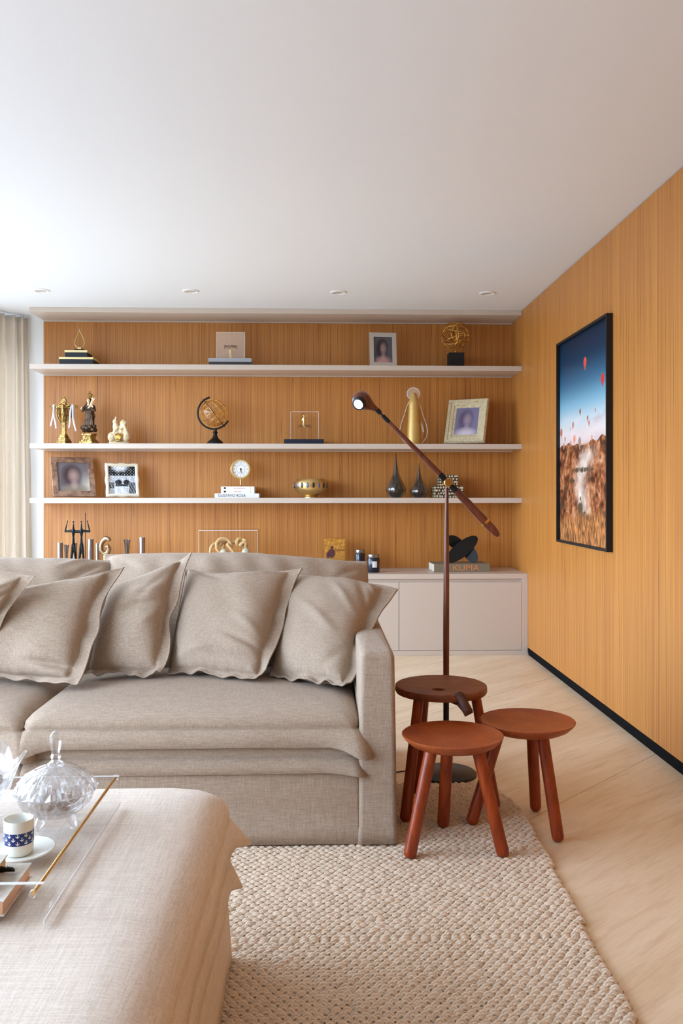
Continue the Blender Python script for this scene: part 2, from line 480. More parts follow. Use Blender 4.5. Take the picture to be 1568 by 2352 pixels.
# ================================================================== THE ROOM
XR, XL, YB, YF, CEIL = 1.56, -2.66, 6.97, -2.6, 2.6
SHF = 6.61      # shelf front plane
def clip_poly(poly, x0, x1, y0, y1):
    def cl(ps, inside, inter):
        out = []
        for i in range(len(ps)):
            a, b = ps[i - 1], ps[i]
            if inside(b):
                if not inside(a): out.append(inter(a, b))
                out.append(b)
            elif inside(a): out.append(inter(a, b))
        return out
    for ax, lim, sg in ((0, x0, 1), (0, x1, -1), (1, y0, 1), (1, y1, -1)):
        if not poly: return poly
        ins = lambda p, ax=ax, lim=lim, sg=sg: sg * (p[ax] - lim) >= 0
        def it(a, b, ax=ax, lim=lim):
            t = (lim - a[ax]) / (b[ax] - a[ax]); return (a[0] + t * (b[0] - a[0]), a[1] + t * (b[1] - a[1]))
        poly = cl(poly, ins, it)
    return poly
floor = struct(box('floor', XL, XR, YF, YB, -0.06, -0.003, 'grout'))
S2 = math.sqrt(2)
for i in range(-6, 6):
    for j in range(-4, 8):
        p0 = -1.711 + 1.2 * i + 0.0011; p1 = p0 + 1.2 - 0.0022
        q0 = 2.77 + 1.2 * (j - 4) + 0.0011; q1 = q0 + 1.2 - 0.0022
        poly = [((p + q) / S2, (q - p) / S2) for p, q in ((p0, q0), (p1, q0), (p1, q1), (p0, q1))]
        poly = clip_poly(poly, XL + .001, XR - .001, YF + .001, YB - .001)
        if len(poly) < 3: continue
        n = len(poly)
        v = [(x, y, -0.003) for x, y in poly] + [(x, y, 0.0) for x, y in poly]
        f = [tuple(range(n, 2 * n))] + [(k, (k + 1) % n, n + (k + 1) % n, n + k) for k in range(n)]
        pymesh('tile', v, f, 'floor_stone', floor)

ceil = struct(box('ceiling', XL - .2, XR + .2, YF - .2, YB + .2, CEIL, CEIL + 0.12, 'ceiling_paint'))
wall_right = struct(box('wall_right', XR, XR + .15, YF, YB + .15, 0, CEIL, 'wall_paint'))
# veneer leaves butted side by side on the right wall
ye = [YB - .001, 6.05, 4.95, 3.85, 2.75, 1.65, .55, -.55, -1.6, YF + .001]
for a, b in zip(ye[1:], ye[:-1]):
    box('veneer_panel', XR - 0.012, XR, a + .0002, b - .0002, 0.055, CEIL - 0.004, 'veneer', wall_right)
base_r = struct(box('baseboard_right', XR - 0.008, XR + .0, YF + .002, 6.418, 0.0, 0.052, 'black_base'))
wall_back = struct(box('wall_back', XL - .15, XR, YB, YB + .15, 0, CEIL, 'wall_paint'))
xe = [-2.178, -1.2, -.22, .76, XR - .0125]
for a, b in zip(xe[:-1], xe[1:]):
    box('veneer_panel', a + .0002, b - .0002, YB - .010, YB - .0002, 0.2, CEIL - .02, 'veneer', wall_back)
wall_front = struct(box('wall_front', XL - .15, XR + .15, YF - .15, YF, 0, CEIL, 'taupe_wall'))
# window wall on the left, out of frame: a wide opening to the terrace
WX = XL - .15
bm = bmesh.new()
openings = [(-.4, 3.1), (3.3, 6.88)]
ys = [YF - .15, -.4, 3.1, 3.3, 6.88, YB + .15]
for a, b in ((ys[0], ys[1]), (ys[2], ys[3]), (ys[4], ys[5])):
    add_box(bm, WX, XL, a, b, 0, CEIL)
for a, b in openings:
    add_box(bm, WX, XL, a, b, 2.42, CEIL)
wall_left = struct(bm_obj('wall_left', bm, 'wall_paint'))
for i, (a, b) in enumerate(openings):
    w = bpy.data.objects.new('window_%d' % (i + 1), None); COL.objects.link(w); struct(w); w.location = (WX, (a + b) / 2, 0)
    n = 4
    bm = bmesh.new(); L_ = (b - a) / 2
    for k in range(n + 1):
        y = -L_ + 2 * L_ * k / n
        add_box(bm, .03, .10, max(y - .025, -L_), min(y + .025, L_), 0, 2.42)
    add_box(bm, .03, .10, -L_, L_, 0, .05); add_box(bm, .03, .10, -L_, L_, 2.37, 2.42)
    bm_obj('window_frame', bm, 'white_gloss', w)
    ld = bpy.data.lights.new('daylight_portal', 'AREA'); ld.shape = 'RECTANGLE'; ld.size = 2.42; ld.size_y = b - a
    ld.cycles.is_portal = True
    lo = bpy.data.objects.new('daylight_portal', ld); COL.objects.link(lo)
    lo.location = (WX - .01, (a + b) / 2, 1.21); lo.rotation_euler = (0, -PI / 2, 0)

# recessed ceiling downlights
for i, (u, v, w) in enumerate(((95, 667, 'at the far left above the curtain side'), (438, 668, 'second from the curtain, above the clear block books'),
                               (777, 671, 'third from the curtain, left of the timber wall one'), (1119, 673, 'nearest to the timber wall'))):
    p = on(u, v, CEIL)
    t = thing('ceiling_downlight', 'small round white recessed ceiling spot, ' + w, 'downlight', (p.x, p.y, CEIL - 0.0005), 0, 'recessed spots along the shelf wall')
    lathe('trim', [(.040, -.001), (.044, -.007), (.054, -.007), (.058, -.003), (.058, .0)], 'spot_trim', t, 32, cap=False)
    lathe('reflector', [(.041, -.002), (.034, -.0012), (.02, -.0007), (.001, -.0005)], 'spot_inner', t, 32, cap=False)

# ------------------------------------------------------------------ shelving
def shelf_board(z_top, th, label, name='wall_shelf'):
    t = thing(name, label, 'shelf', (0, SHF, z_top - th), 0, 'floating shelf boards on the timber wall')
    box('board', -2.172, XR - .013, 0, YB - .011 - SHF, 0, th, 'taupe_lacquer', t, 0.0012)
    box('back_bead', -2.172, XR - .013, YB - .03 - SHF, YB - .012 - SHF, -.007, 0, 'taupe_lacquer', t)
    return t
SH1, SH2, SH3 = 2.173, 1.576, 1.165
box_top = thing('shelf_canopy', 'long taupe canopy board directly under the white ceiling', 'shelf', (0, SHF, CEIL - .038))
box('board', -2.172, XR - .013, 0, YB - .011 - SHF, 0, .0375, 'taupe_lacquer', box_top, .001)
box('back_bead', -2.172, XR - .013, YB - .03 - SHF, YB - .012 - SHF, -.007, 0, 'taupe_lacquer', box_top)
shelf_board(SH1, .038, 'uppermost floating taupe shelf, holding wire sphere and stacked boxes')
shelf_board(SH2, .038, 'middle floating taupe shelf, holding globe and religious figures')
shelf_board(SH3, .038, 'lowest floating taupe shelf, holding clock, bowl and dark drop vases')

# low cabinet along the wall
CABF, CABZ = 6.42, .603
cab = thing('low_cabinet', 'long low taupe lacquered cabinet on the floor below the shelves', 'cabinet', (0, CABF, 0))
bm = bmesh.new()
add_box(bm, -2.172, XR - .013, 0, YB - .012 - CABF, CABZ - .037, CABZ, .0012)
add_box(bm, -2.172, XR - .013, 0, YB - .012 - CABF, 0.0, .034, .0012)
add_box(bm, 1.503, XR - .013, 0, YB - .012 - CABF, .034, CABZ - .037)
add_box(bm, -2.172, -2.14, 0, YB - .012 - CABF, .034, CABZ - .037)
bm_obj('carcass', bm, 'taupe_lacquer', cab)
box('inner_back', -2.14, 1.503, .05, .07, .034, CABZ - .037, 'groove_dark', cab)
de = [-2.14, -1.231, -.321, .589, 1.503]
for a, b in zip(de[:-1], de[1:]):
    box('door', a + .0018, b - .0018, .002, .022, .037, .541, 'taupe_lacquer', cab, .001)
box('finger_rail', -2.14, 1.503, .022, .05, .541, CABZ - .037, 'taupe_lacquer', cab)

# ------------------------------------------------------------------ curtain in the far left corner
def curtain():
    ctrl = [Vector((-2.285, 6.93)), Vector((-2.37, 6.88)), Vector((-2.44, 6.79)), Vector((-2.49, 6.72)), Vector((-2.52, 6.62)), Vector((-2.54, 6.52))]
    def cpos(t):
        k = t * (len(ctrl) - 1); i = min(int(k), len(ctrl) - 2); fr = k - i
        return ctrl[i].lerp(ctrl[i + 1], fr)
    n, mz = 260, 40
    v, f = [], []
    for j in range(mz + 1):
        z = 0.015 + (CEIL - .02 - .015) * j / mz
        h = 1 - j / mz
        for i in range(n + 1):
            t = i / n
            p = cpos(t); q = cpos(min(1, t + .01)) - cpos(max(0, t - .01))
            q = q.normalized() if q.length > 0 else Vector((0, -1)); nn = Vector((-q.y, q.x))
            ph = t * 2 * PI * 6.5 + 0.5 * math.sin(3 * t * PI + h)
            amp = .035 + .02 * h
            off = amp * math.sin(ph) + .012 * math.sin(ph * 2.1 + 2 * h)
            p = p - nn * off * 1.0
            v.append((min(p.x + .045 * h * max(0, 1 - t * 5), -2.19), min(p.y, 6.955), z))
    for j in range(mz):
        for i in range(n):
            a = j * (n + 1) + i
            f.append((a, a + 1, a + n + 2, a + n + 1))
    o = pymesh('curtain', v, f, 'curtain_linen', None, True)
    md = o.modifiers.new('cloth', 'SOLIDIFY'); md.thickness = .003
    tag(o, 'pleated beige linen curtain hanging in the far left corner', 'curtain')
curtain()

# ------------------------------------------------------------------ framed balloon photograph on the right wall
def vnoise(x, y, seed):
    r = np.random.RandomState(seed).rand(64, 64)
    xi, yi = np.floor(x).astype(int), np.floor(y).astype(int); fx_, fy_ = x - xi, y - yi
    fx_, fy_ = fx_ * fx_ * (3 - 2 * fx_), fy_ * fy_ * (3 - 2 * fy_)
    g = lambda a, b: r[a % 64, b % 64]
    return (g(xi, yi) * (1 - fx_) + g(xi + 1, yi) * fx_) * (1 - fy_) + (g(xi, yi + 1) * (1 - fx_) + g(xi + 1, yi + 1) * fx_) * fy_
def fbm(x, y, seed, o=4):
    return sum(vnoise(x * 2 ** k, y * 2 ** k, seed + k) / 2 ** (k + 1) for k in range(o)) * 2 - 1
def balloon_photo(U, V):
    C = np.zeros(U.shape + (3,))
    stops = [(0.0, (150, 96, 62)), (0.10, (168, 112, 72)), (0.13, (176, 122, 84)), (0.47, (196, 150, 118)), (0.478, (214, 190, 186)), (0.53, (230, 216, 212)),
             (0.60, (196, 214, 220)), (0.68, (124, 176, 200)), (0.78, (56, 108, 140)), (0.88, (20, 58, 88)), (1.0, (12, 40, 64))]
    pos = [s[0] for s in stops]
    for k in range(3):
        C[..., k] = np.interp(V, pos, [s[1][k] for s in stops]) / 255
    # clouds
    cl = 1.8 * fbm(U * 5, V * 16, 61)
    cw = np.clip(1 - abs(V - .545) / .09, 0, 1) * np.clip(cl + .35, 0, 1)
    for k, c in enumerate((236, 218, 214)): C[..., k] = C[..., k] * (1 - cw) + c / 255 * cw
    cw2 = np.clip(1 - abs(V - .57 - .12 * (U - .6)) / .05, 0, 1) * np.clip(U * 1.4 - .4, 0, 1) * np.clip(.6 + cl, 0, 1)
    for k, c in enumerate((176, 164, 172)): C[..., k] = C[..., k] * (1 - cw2) + c / 255 * cw2
    # rocky land
    hz = .478 + .008 * np.sin(U * 9) + .012 * np.clip(U - .5, 0, 1) + .006 * wob(U * 30, U * 0, 8)
    land = V < hz
    w1 = 2.2 * fbm(U * 5, V * 9 - U * 3, 11); w2 = 2.2 * fbm(U * 16, V * 26, 23); w3 = 2.2 * fbm(U * 44, V * 60, 37, 3)
    br = w1 * .35 + w2 * .45 + w3 * .35 - .12
    pale = np.array((224, 180, 146)) / 255; mid = np.array((172, 104, 64)) / 255; dark = np.array((72, 38, 24)) / 255
    t = np.clip(br * .6 + .5, 0, 1)[..., None]
    rock = np.where(t < .5, dark + (mid - dark) * t * 2, mid + (pale - mid) * (t - .5) * 2)
    # pale valley running down the centre-right
    vc = .62 - .15 * np.sin((V - .1) * 9)
    val = np.clip(1.25 - abs(U - vc) / (.10 + .28 * np.clip(V - .08, 0, .4)), 0, 1) * np.clip((V - .09) / .06, 0, 1) * np.clip((.47 - V) / .05, 0, 1)
    val = np.clip(val * (.75 + .5 * w1), 0, 1)[..., None]
    rock = rock * (1 - val) + (np.array((246, 222, 204)) / 255 * (0.9 + .1 * np.clip(w2, -1, 1)[..., None])) * val
    # green shrubs
    for su, sv, sr, sh in ((.28, .30, .05, .016), (.46, .17, .05, .045), (.5, .35, .22, .012), (.13, .26, .03, .014), (.55, .13, .09, .02), (.06, .18, .05, .03)):
        g = np.clip(1.4 - ((U - su) / sr) ** 2 - ((V - sv) / sh) ** 2 + .8 * w3, 0, 1)[..., None] * .85
        rock = rock * (1 - g) + np.array((70, 60, 40)) / 255 * g
    gr = np.clip((.13 + .06 * U - V) / .05, 0, 1)[..., None]
    grass = np.array((178, 118, 70)) / 255 * (1 + .6 * fbm(U * 60 + V * 14, V * 40, 51, 3))[..., None]
    rock = rock * (1 - gr) + grass * gr
    C = np.where(land[..., None], rock, C)
    # balloons
    for bu, bv, r, col in ((.55, .855, .024, (226, 84, 66)), (.88, .745, .024, (214, 60, 52)), (.45, .63, .014, (150, 92, 82)), (.6, .59, .012, (170, 110, 96)),
                           (.3, .575, .016, (206, 140, 116)), (.63, .565, .012, (206, 120, 100)), (.03, .55, .022, (196, 128, 104)), (.33, .505, .02, (226, 150, 122)),
                           (.12, .515, .012, (190, 130, 110)), (.44, .485, .024, (168, 140, 124)), (.25, .487, .012, (210, 140, 110)), (.09, .48, .014, (196, 136, 112)),
                           (.97, .67, .012, (196, 120, 100)), (.75, .615, .009, (206, 130, 110)), (.68, .495, .012, (230, 160, 130)), (.24, .56, .007, (200, 140, 120))):
        d = ((U - bu) / (r * 1.25)) ** 2 + ((V - bv) / r) ** 2
        tail = (abs(U - bu) < r * .35) & (V < bv) & (V > bv - r * 1.5)
        m_ = (d < 1) | tail
        C[m_] = np.array(col) / 255
    return C
FY0, FY1, FZ0, FZ1 = 4.547, 5.524, .893, 2.155
fr = thing('wall_picture', 'large black framed photograph of hot air balloons on timber wall', 'picture', (XR - .012, (FY0 + FY1) / 2, FZ0))
FW, FH, FD, FT = FY1 - FY0, FZ1 - FZ0, .034, .014
bm = bmesh.new()
add_box(bm, -FD, 0, -FW / 2, -FW / 2 + FT, 0, FH); add_box(bm, -FD, 0, FW / 2 - FT, FW / 2, 0, FH)
add_box(bm, -FD, 0, -FW / 2 + FT, FW / 2 - FT, 0, FT); add_box(bm, -FD, 0, -FW / 2 + FT, FW / 2 - FT, FH - FT, FH)
bm_obj('frame', bm, 'black_matte', fr)
box('backing', -.012, 0, -FW / 2 + FT, FW / 2 - FT, FT, FH - FT, 'black_matte', fr)
mt = Matrix.Translation((-.0128, 0, FT)) @ Matrix.Rotation(-PI / 2, 4, 'Z')
picture('photograph', FW - 2 * FT, FH - 2 * FT, 200, 340, balloon_photo, 'print_satin', fr, mt)
box('glass', -.020, -.018, -FW / 2 + FT, FW / 2 - FT, FT, FH - FT, 'picture_glass', fr)

# ================================================================== RUG
RUGZ = .012
rug = thing('rug', 'chunky knitted beige rug under sofa, ottoman and stools', 'rug', (0, 0, 0))
def rug_right(y): return .752 - .040 * max(0, (3.0 - y)) * .95 / 1.0 * .95
outline = []
ry0, ry1 = .35, 3.56
for k in range(20): outline.append((rug_right(ry0 + (3.2 - ry0) * k / 19) - .004, ry0 + (3.2 - ry0) * k / 19))
for k in range(1, 8):
    a = k / 8 * PI / 2; outline.append((.752 - .14 + .136 * math.cos(a), 3.2 + .36 * math.sin(a) - .005))
outline += [(.55, ry1), (-2.3, ry1), (-2.3, ry0)]
n = len(outline)
v = [(x, y, .001) for x, y in outline] + [(x, y, RUGZ - .004) for x, y in outline]
pymesh('backing', v, [tuple(range(n, 2 * n))] + [(k, (k + 1) % n, n + (k + 1) % n, n + k) for k in range(n)], 'rug_base', rug)
def build_loops():
    px, py = .0270, .0172
    seg, sd = 7, 6
    V, Fi = [], []
    base_faces = []
    for i in range(seg):
        for k in range(sd):
            k2 = (k + 1) % sd
            base_faces.append((i * sd + k, i * sd + k2, (i + 1) * sd + k2, (i + 1) * sd + k))
    base_faces = np.array(base_faces)
    off = 0
    rr = np.random.RandomState(3)
    row = 0; y = 1.45
    an = np.linspace(0, 2 * PI, sd, endpoint=False)
    while y < ry1:
        xr = rug_right(y)
        if y > 3.2: xr = .752 - .14 + .14 * math.sqrt(max(0, 1 - ((y - 3.2) / .36) ** 2))
        x0 = -.42 if y < 2.32 else (-.62 if y < 3.0 else .1)
        xx = np.arange(x0 + (row % 2) * px / 2, xr, px)
        for x in xx:
            jx, jy, jz = rr.normal(0, .0016), rr.normal(0, .0012), rr.normal(0, .0009)
            sc = 1 + rr.normal(0, .09); tw = rr.normal(0, .10)
            for (R, hgt, tr, dy) in ((.0132, .0088, .0053, .0032), (.0102, .0070, .0046, -.0030), (.0064, .0022, .0036, -.0070)):
                t = np.linspace(-1, 1, seg + 1)
                cx = R * sc * t * 1.05
                cy = dy + (1 - t * t) * R * .62 - .004
                cz = RUGZ - .004 + hgt * (1 - t * t * .85) + jz
                rad = tr * sc * (1 - .45 * t ** 4)
                # cross section in the plane of (direction-normal, up)
                tx = np.gradient(cx); ty = np.gradient(cy); ln = np.sqrt(tx ** 2 + ty ** 2); nx_ = -ty / ln; ny_ = tx / ln
                P = np.empty((seg + 1, sd, 3))
                co, si = np.cos(an)[None, :], np.sin(an)[None, :]
                P[..., 0] = cx[:, None] + nx_[:, None] * rad[:, None] * co
                P[..., 1] = cy[:, None] + ny_[:, None] * rad[:, None] * co
                P[..., 2] = cz[:, None] + rad[:, None] * .85 * si
                c_, s_ = math.cos(tw), math.sin(tw)
                qx = P[..., 0] * c_ - P[..., 1] * s_ + x + jx; qy = P[..., 0] * s_ + P[..., 1] * c_ + y + jy
                P[..., 0] = qx; P[..., 1] = qy
                P[..., 2] = np.maximum(P[..., 2], .002)
                V.append(P.reshape(-1, 3)); Fi.append(base_faces + off); off += (seg + 1) * sd
        y += py * (1 + rr.normal(0, .03)); row += 1
    V = np.concatenate(V).astype(np.float32); Fi = np.concatenate(Fi).astype(np.int32)
    me = bpy.data.meshes.new('knit_loops')
    me.vertices.add(len(V)); me.vertices.foreach_set('co', V.ravel())
    me.loops.add(Fi.size); me.loops.foreach_set('vertex_index', Fi.ravel())
    me.polygons.add(len(Fi)); me.polygons.foreach_set('loop_start', np.arange(0, Fi.size, 4, dtype=np.int32))
    me.polygons.foreach_set('loop_total', np.full(len(Fi), 4, dtype=np.int32))
    me.update(calc_edges=True); me.validate()
    o = link('knit_loops', me, 'rug_yarn', rug, True); o['kind'] = 'stuff'
build_loops()
RUGTOP = RUGZ + .007

# ================================================================== UPHOLSTERY
def rrect(hx, hy, r, n):
    """n points around a rounded rectangle, plus corner weight 0..1"""
    r = min(r, hx - 1e-3, hy - 1e-3)
    sx, sy = 2 * (hx - r), 2 * (hy - r); arc = PI * r / 2
    per = 2 * sx + 2 * sy + 4 * arc
    pts = []
    segs = [('l', (-hx + r, -hy), (1, 0), sx), ('a', (hx - r, -hy + r), -PI / 2, arc), ('l', (hx, -hy + r), (0, 1), sy), ('a', (hx - r, hy - r), 0, arc),
            ('l', (hx - r, hy), (-1, 0), sx), ('a', (-hx + r, hy - r), PI / 2, arc), ('l', (-hx, hy - r), (0, -1), sy), ('a', (-hx + r, -hy + r), PI, arc)]
    return segs, per
def ring_pts(hx, hy, r, nside=26, narc=10):
    pts, cw, nrm = [], [], []
    r = min(r, hx - 1e-3, hy - 1e-3)
    for (cx, cy, a0, (ex, ey), (dx, dy)) in ((hx - r, -hy + r, -PI / 2, (-hx + r, -hy), (1, 0)), (hx - r, hy - r, 0, (hx, -hy + r), (0, 1)),
                                            (-hx + r, hy - r, PI / 2, (hx - r, hy), (-1, 0)), (-hx + r, -hy + r, PI, (-hx, hy - r), (0, -1))):
        ln = 2 * (hx - r) if dx else 2 * (hy - r)
        for k in range(nside):
            t = k / nside; pts.append((ex + dx * ln * t, ey + dy * ln * t)); e = min(t, 1 - t) * ln
            cw.append(max(0, 1 - e / .10) ** 2 * .7); nrm.append((dy, -dx))
        for k in range(narc):
            a = a0 + PI / 2 * k / narc; pts.append((cx + r * math.cos(a), cy + r * math.sin(a)))
            cw.append(.7 + .3 * math.sin(PI * k / narc)); nrm.append((math.cos(a), math.sin(a)))
    return pts, cw, nrm
def flanged_block(name, W, D, rings, m, parent, loc, seed=1, crown=.02, wave=.004, cap_steps=9, closed_bottom=True, thick=None):
    """soft block lofted through rings (offset, z, corner_radius, ear_out, ear_drop, wave)"""
    V, Fc = [], []
    cnt = None
    for i, (d, z, r, ear, drop, wv) in enumerate(rings):
        pts, cw, nr = ring_pts(W / 2 + d, D / 2 + d, r)
        cnt = len(pts)
        for k, (p, c, nn) in enumerate(zip(pts, cw, nr)):
            w = wv * float(wob(np.array(p[0] * 9.0), np.array(p[1] * 9.0), seed, 1.5))
            V.append((p[0] + nn[0] * (ear * c + w), p[1] + nn[1] * (ear * c + w), z - drop * c + w * .6))
    top = rings[-1]
    base = len(rings)
    pts, cw, nr = ring_pts(W / 2 + top[0], D / 2 + top[0], top[2])
    for s in range(1, cap_steps):
        t = s / cap_steps; sc = (1 - t)
        for p in pts:
            x, y = p[0] * sc, p[1] * sc
            w = float(wob(np.array(x * 5.0), np.array(y * 5.0), seed + 3, 1.2)) * wave * min(1, t * 3)
            V.append((x, y, top[1] + crown * (1 - sc ** 2) + w))
    nr_ = len(rings) + cap_steps - 1
    for i in range(nr_ - 1):
        for k in range(cnt):
            k2 = (k + 1) % cnt
            Fc.append((i * cnt + k, i * cnt + k2, (i + 1) * cnt + k2, (i + 1) * cnt + k))
    V.append((0, 0, top[1] + crown)); ci = len(V) - 1
    l0 = (nr_ - 1) * cnt
    for k in range(cnt): Fc.append((l0 + k, l0 + (k + 1) % cnt, ci))
    if closed_bottom: Fc.append(tuple(range(cnt - 1, -1, -1)))
    V = [(a + loc[0], b + loc[1], c + loc[2]) for a, b, c in V]
    o = pymesh(name, V, Fc, m, parent, True)
    return o

def cushion(name, corners, thick, flange, seed, m, parent=None, folds=(), pinch=.05, wave=.012, n=96, back=.5, power=2.4, expo=.55, bow=(0, 0, 0, 0), origin=None, round_br=0.0, ruffle=0.0):
    """flanged cushion spanned by four world corners TL, TR, BR, BL (face towards the room)"""
    TL, TR, BR, BL = [np.array(c) for c in corners]
    w = np.linalg.norm(TR - TL + BR - BL) / 2; h = np.linalg.norm(TL - BL + TR - BR) / 2
    s = np.linspace(0, 1, n); t = np.linspace(0, 1, n)
    S, T = np.meshgrid(s, t)          # T up
    # pull the middle of every side inwards so that the corners stand out as ears
    a, b = 2 * S - 1, 2 * T - 1
    a2 = a * (1 - pinch * (1 - b * b) * abs(a) ** 3); b2 = b * (1 - pinch * (1 - a * a) * abs(b) ** 3)
    S2_, T2_ = (a2 + 1) / 2, (b2 + 1) / 2
    P = (BL[None, None] * ((1 - S2_) * (1 - T2_))[..., None] + BR[None, None] * (S2_ * (1 - T2_))[..., None]
         + TR[None, None] * (S2_ * T2_)[..., None] + TL[None, None] * ((1 - S2_) * T2_)[..., None])
    nrm = np.cross(TR - BL, TL - BR); nrm /= np.linalg.norm(nrm)
    if nrm[1] > 0: nrm = -nrm
    ex = (TR - TL + BR - BL); ex /= np.linalg.norm(ex); ey = (TL - BL + TR - BR); ey /= np.linalg.norm(ey)
    fl_, fr_, ft_, fb_ = flange if hasattr(flange, '__len__') else (flange,) * 4       # left, right, top, bottom
    al, ar, bb, bt = -1 + 2 * fl_ / w, 1 - 2 * fr_ / w, -1 + 2 * fb_ / h, 1 - 2 * ft_ / h
    ai = np.clip(abs((a - (al + ar) / 2) / ((ar - al) / 2)), 0, 1); bi = np.clip(abs((b - (bb + bt) / 2) / ((bt - bb) / 2)), 0, 1)
    prof = (np.clip(1 - ai ** power, 0, 1) ** expo) * (np.clip(1 - bi ** power, 0, 1) ** expo)
    inside = np.clip(prof * 5, 0, 1)
    lump = wob(S * w * 14, T * h * 14, seed, 1.0, 7) * .08 + wob(S * w * 30, T * h * 30, seed + 1, 1.0, 7) * .035
    Tf = thick * prof * (1 + lump)
    # folds: (s0, t0, s1, t1, width, amp) soft creases in metres
    X, Y = S * w, T * h
    for (s0, t0, s1, t1, wd, am) in folds:
        x0, y0, x1, y1 = s0 * w, t0 * h, s1 * w, t1 * h
        dx, dy = x1 - x0, y1 - y0; ll = dx * dx + dy * dy
        q = np.clip(((X - x0) * dx + (Y - y0) * dy) / ll, 0, 1)
        dist = np.sqrt((X - x0 - q * dx) ** 2 + (Y - y0 - q * dy) ** 2 + 1e-9)
        side = np.sign((X - x0) * dy - (Y - y0) * dx)
        Tf = Tf + 1.7 * am * np.exp(-(dist / (wd * .62)) ** 2) * np.sin(PI * np.clip(q * .9 + .08, 0, 1)) * np.clip(prof * 4 + .25, 0, 1)
    # little puckers running in from the seam
    edge = np.exp(-((1 - np.maximum(ai, bi)) / .10) ** 2)
    along = np.where(ai > bi, T * h, S * w)
    Tf = Tf + edge * .0035 * np.sin(along * 95 + 4 * wob(along * 10, S * 0, seed + 5)) * (prof > 0)
    Tf = Tf - .004 * np.exp(-((np.maximum(ai, bi) - .985) / .02) ** 2) * (np.maximum(abs(a), abs(b)) < .97)
    fl = 1 - inside                                     # flange region
    per = np.arctan2(b, a)
    wv = (np.sin(per * 5 + seed) * .55 + np.sin(per * 9 + seed * 2.1) * .4 + np.sin(per * 15 + seed * 3.7) * .25) * wave * fl
    e_out = wob(per * 3.0, per * 0, seed + 9, 1.6) * .010 * np.maximum(abs(a), abs(b)) ** 8
    front = P + nrm * (Tf * (1 - back) + .0032 + wv)[..., None]
    rear = P - nrm * (Tf * back + .0032 - wv)[..., None]
    for arr in (front, rear):
        arr += ex * (e_out * a)[..., None] + ey * (e_out * b)[..., None]
        # soft, rounded lower right corner and a hem that ruffles along the seat
        cw_ = (S ** 7) * ((1 - T) ** 7)
        arr += (-ex * round_br * 1.0 + ey * round_br * .8) * cw_[..., None]
        hem = np.clip((bb + .06 - b) / .14, 0, 1)
        ruf = np.sin(a * 11 + seed) * .5 + np.sin(a * 19 + seed * 1.7) * .4
        arr += ey * (hem * ruffle * ruf)[..., None] + nrm * (hem * ruffle * 1.6 * (1 + .6 * ruf))[..., None]
        # sides may bow: left, right, top, bottom in metres (outwards)
        arr += ex * (-bow[0] * (1 - S) ** 2 * (1 - b * b) + bow[1] * S ** 2 * (1 - b * b))[..., None]
        arr += ey * (bow[2] * T ** 2 * (1 - a * a) - bow[3] * (1 - T) ** 2 * (1 - a * a))[..., None]
    # stitched groove where the flange starts
    V = np.concatenate([front.reshape(-1, 3), rear.reshape(-1, 3)])
    idx = np.arange(n * n).reshape(n, n)
    q = np.stack([idx[:-1, :-1], idx[:-1, 1:], idx[1:, 1:], idx[1:, :-1]], -1).reshape(-1, 4)
    q2 = q[:, ::-1] + n * n
    border = list(idx[0, :]) + list(idx[1:, -1]) + list(idx[-1, -2::-1]) + list(idx[-2:0, 0])
    rim = [(border[(k + 1) % len(border)], border[k], border[k] + n * n, border[(k + 1) % len(border)] + n * n) for k in range(len(border))]
    org = np.array(origin) if origin is not None else (BL + BR) / 2
    V = V - org
    o = pymesh(name, V, [tuple(x) for x in q] + [tuple(x) for x in q2] + rim, m, parent, True)
    o.location = org
    return o

# ------------------------------------------------------------------ sofa
SX0, SX1, SY0, SY1 = -2.25, .255, 2.935, 3.98
sofa = thing('sofa', 'large slipcovered taupe linen sofa with loose flanged cushions', 'sofa', (0, 0, 0))
SEATB = RUGTOP + .004
def skirt_box(name, x0, x1, y0, y1, z0, z1, r=.02, flare=.008, top_r=.02, seed=1):
    cx, cy = (x0 + x1) / 2, (y0 + y1) / 2
    W, D = x1 - x0, y1 - y0
    rings = [(flare - .004, z0 + .0, r, .004, 0, .003), (flare, z0 + .002, r, .004, 0, .003), (flare * .8, z0 + .055, r, .002, 0, .0015), (flare * .8 - .0022, z0 + .057, r, .002, 0, .0015),
             (flare * .5, z0 + (z1 - z0) * .5, r, 0, 0, .001), (0, z1 - top_r, r, 0, 0, 0), (-top_r * .12, z1 - top_r * .5, r, 0, 0, 0), (-top_r * .35, z1 - top_r * .15, r, 0, 0, 0), (-top_r * .8, z1, r, 0, 0, 0)]
    return flanged_block(name, W, D, rings, 'linen', sofa, (cx, cy, 0), seed, crown=.004, wave=.001)
skirt_box('skirt_base', SX0 + .05, .140, SY0 + .004, SY1 - .06, SEATB, .30, flare=.008, seed=4)
skirt_box('arm', .138, SX1, SY0, SY1 + .14, SEATB, .668, r=.018, flare=.010, seed=5)
skirt_box('arm', SX0, SX0 + .12, SY0, SY1, SEATB, .668, r=.018, flare=.010, seed=6)
skirt_box('back_frame', SX0 + .12, .14, SY1 + .02, SY1 + .14, SEATB, .80, r=.03, flare=.006, seed=7)
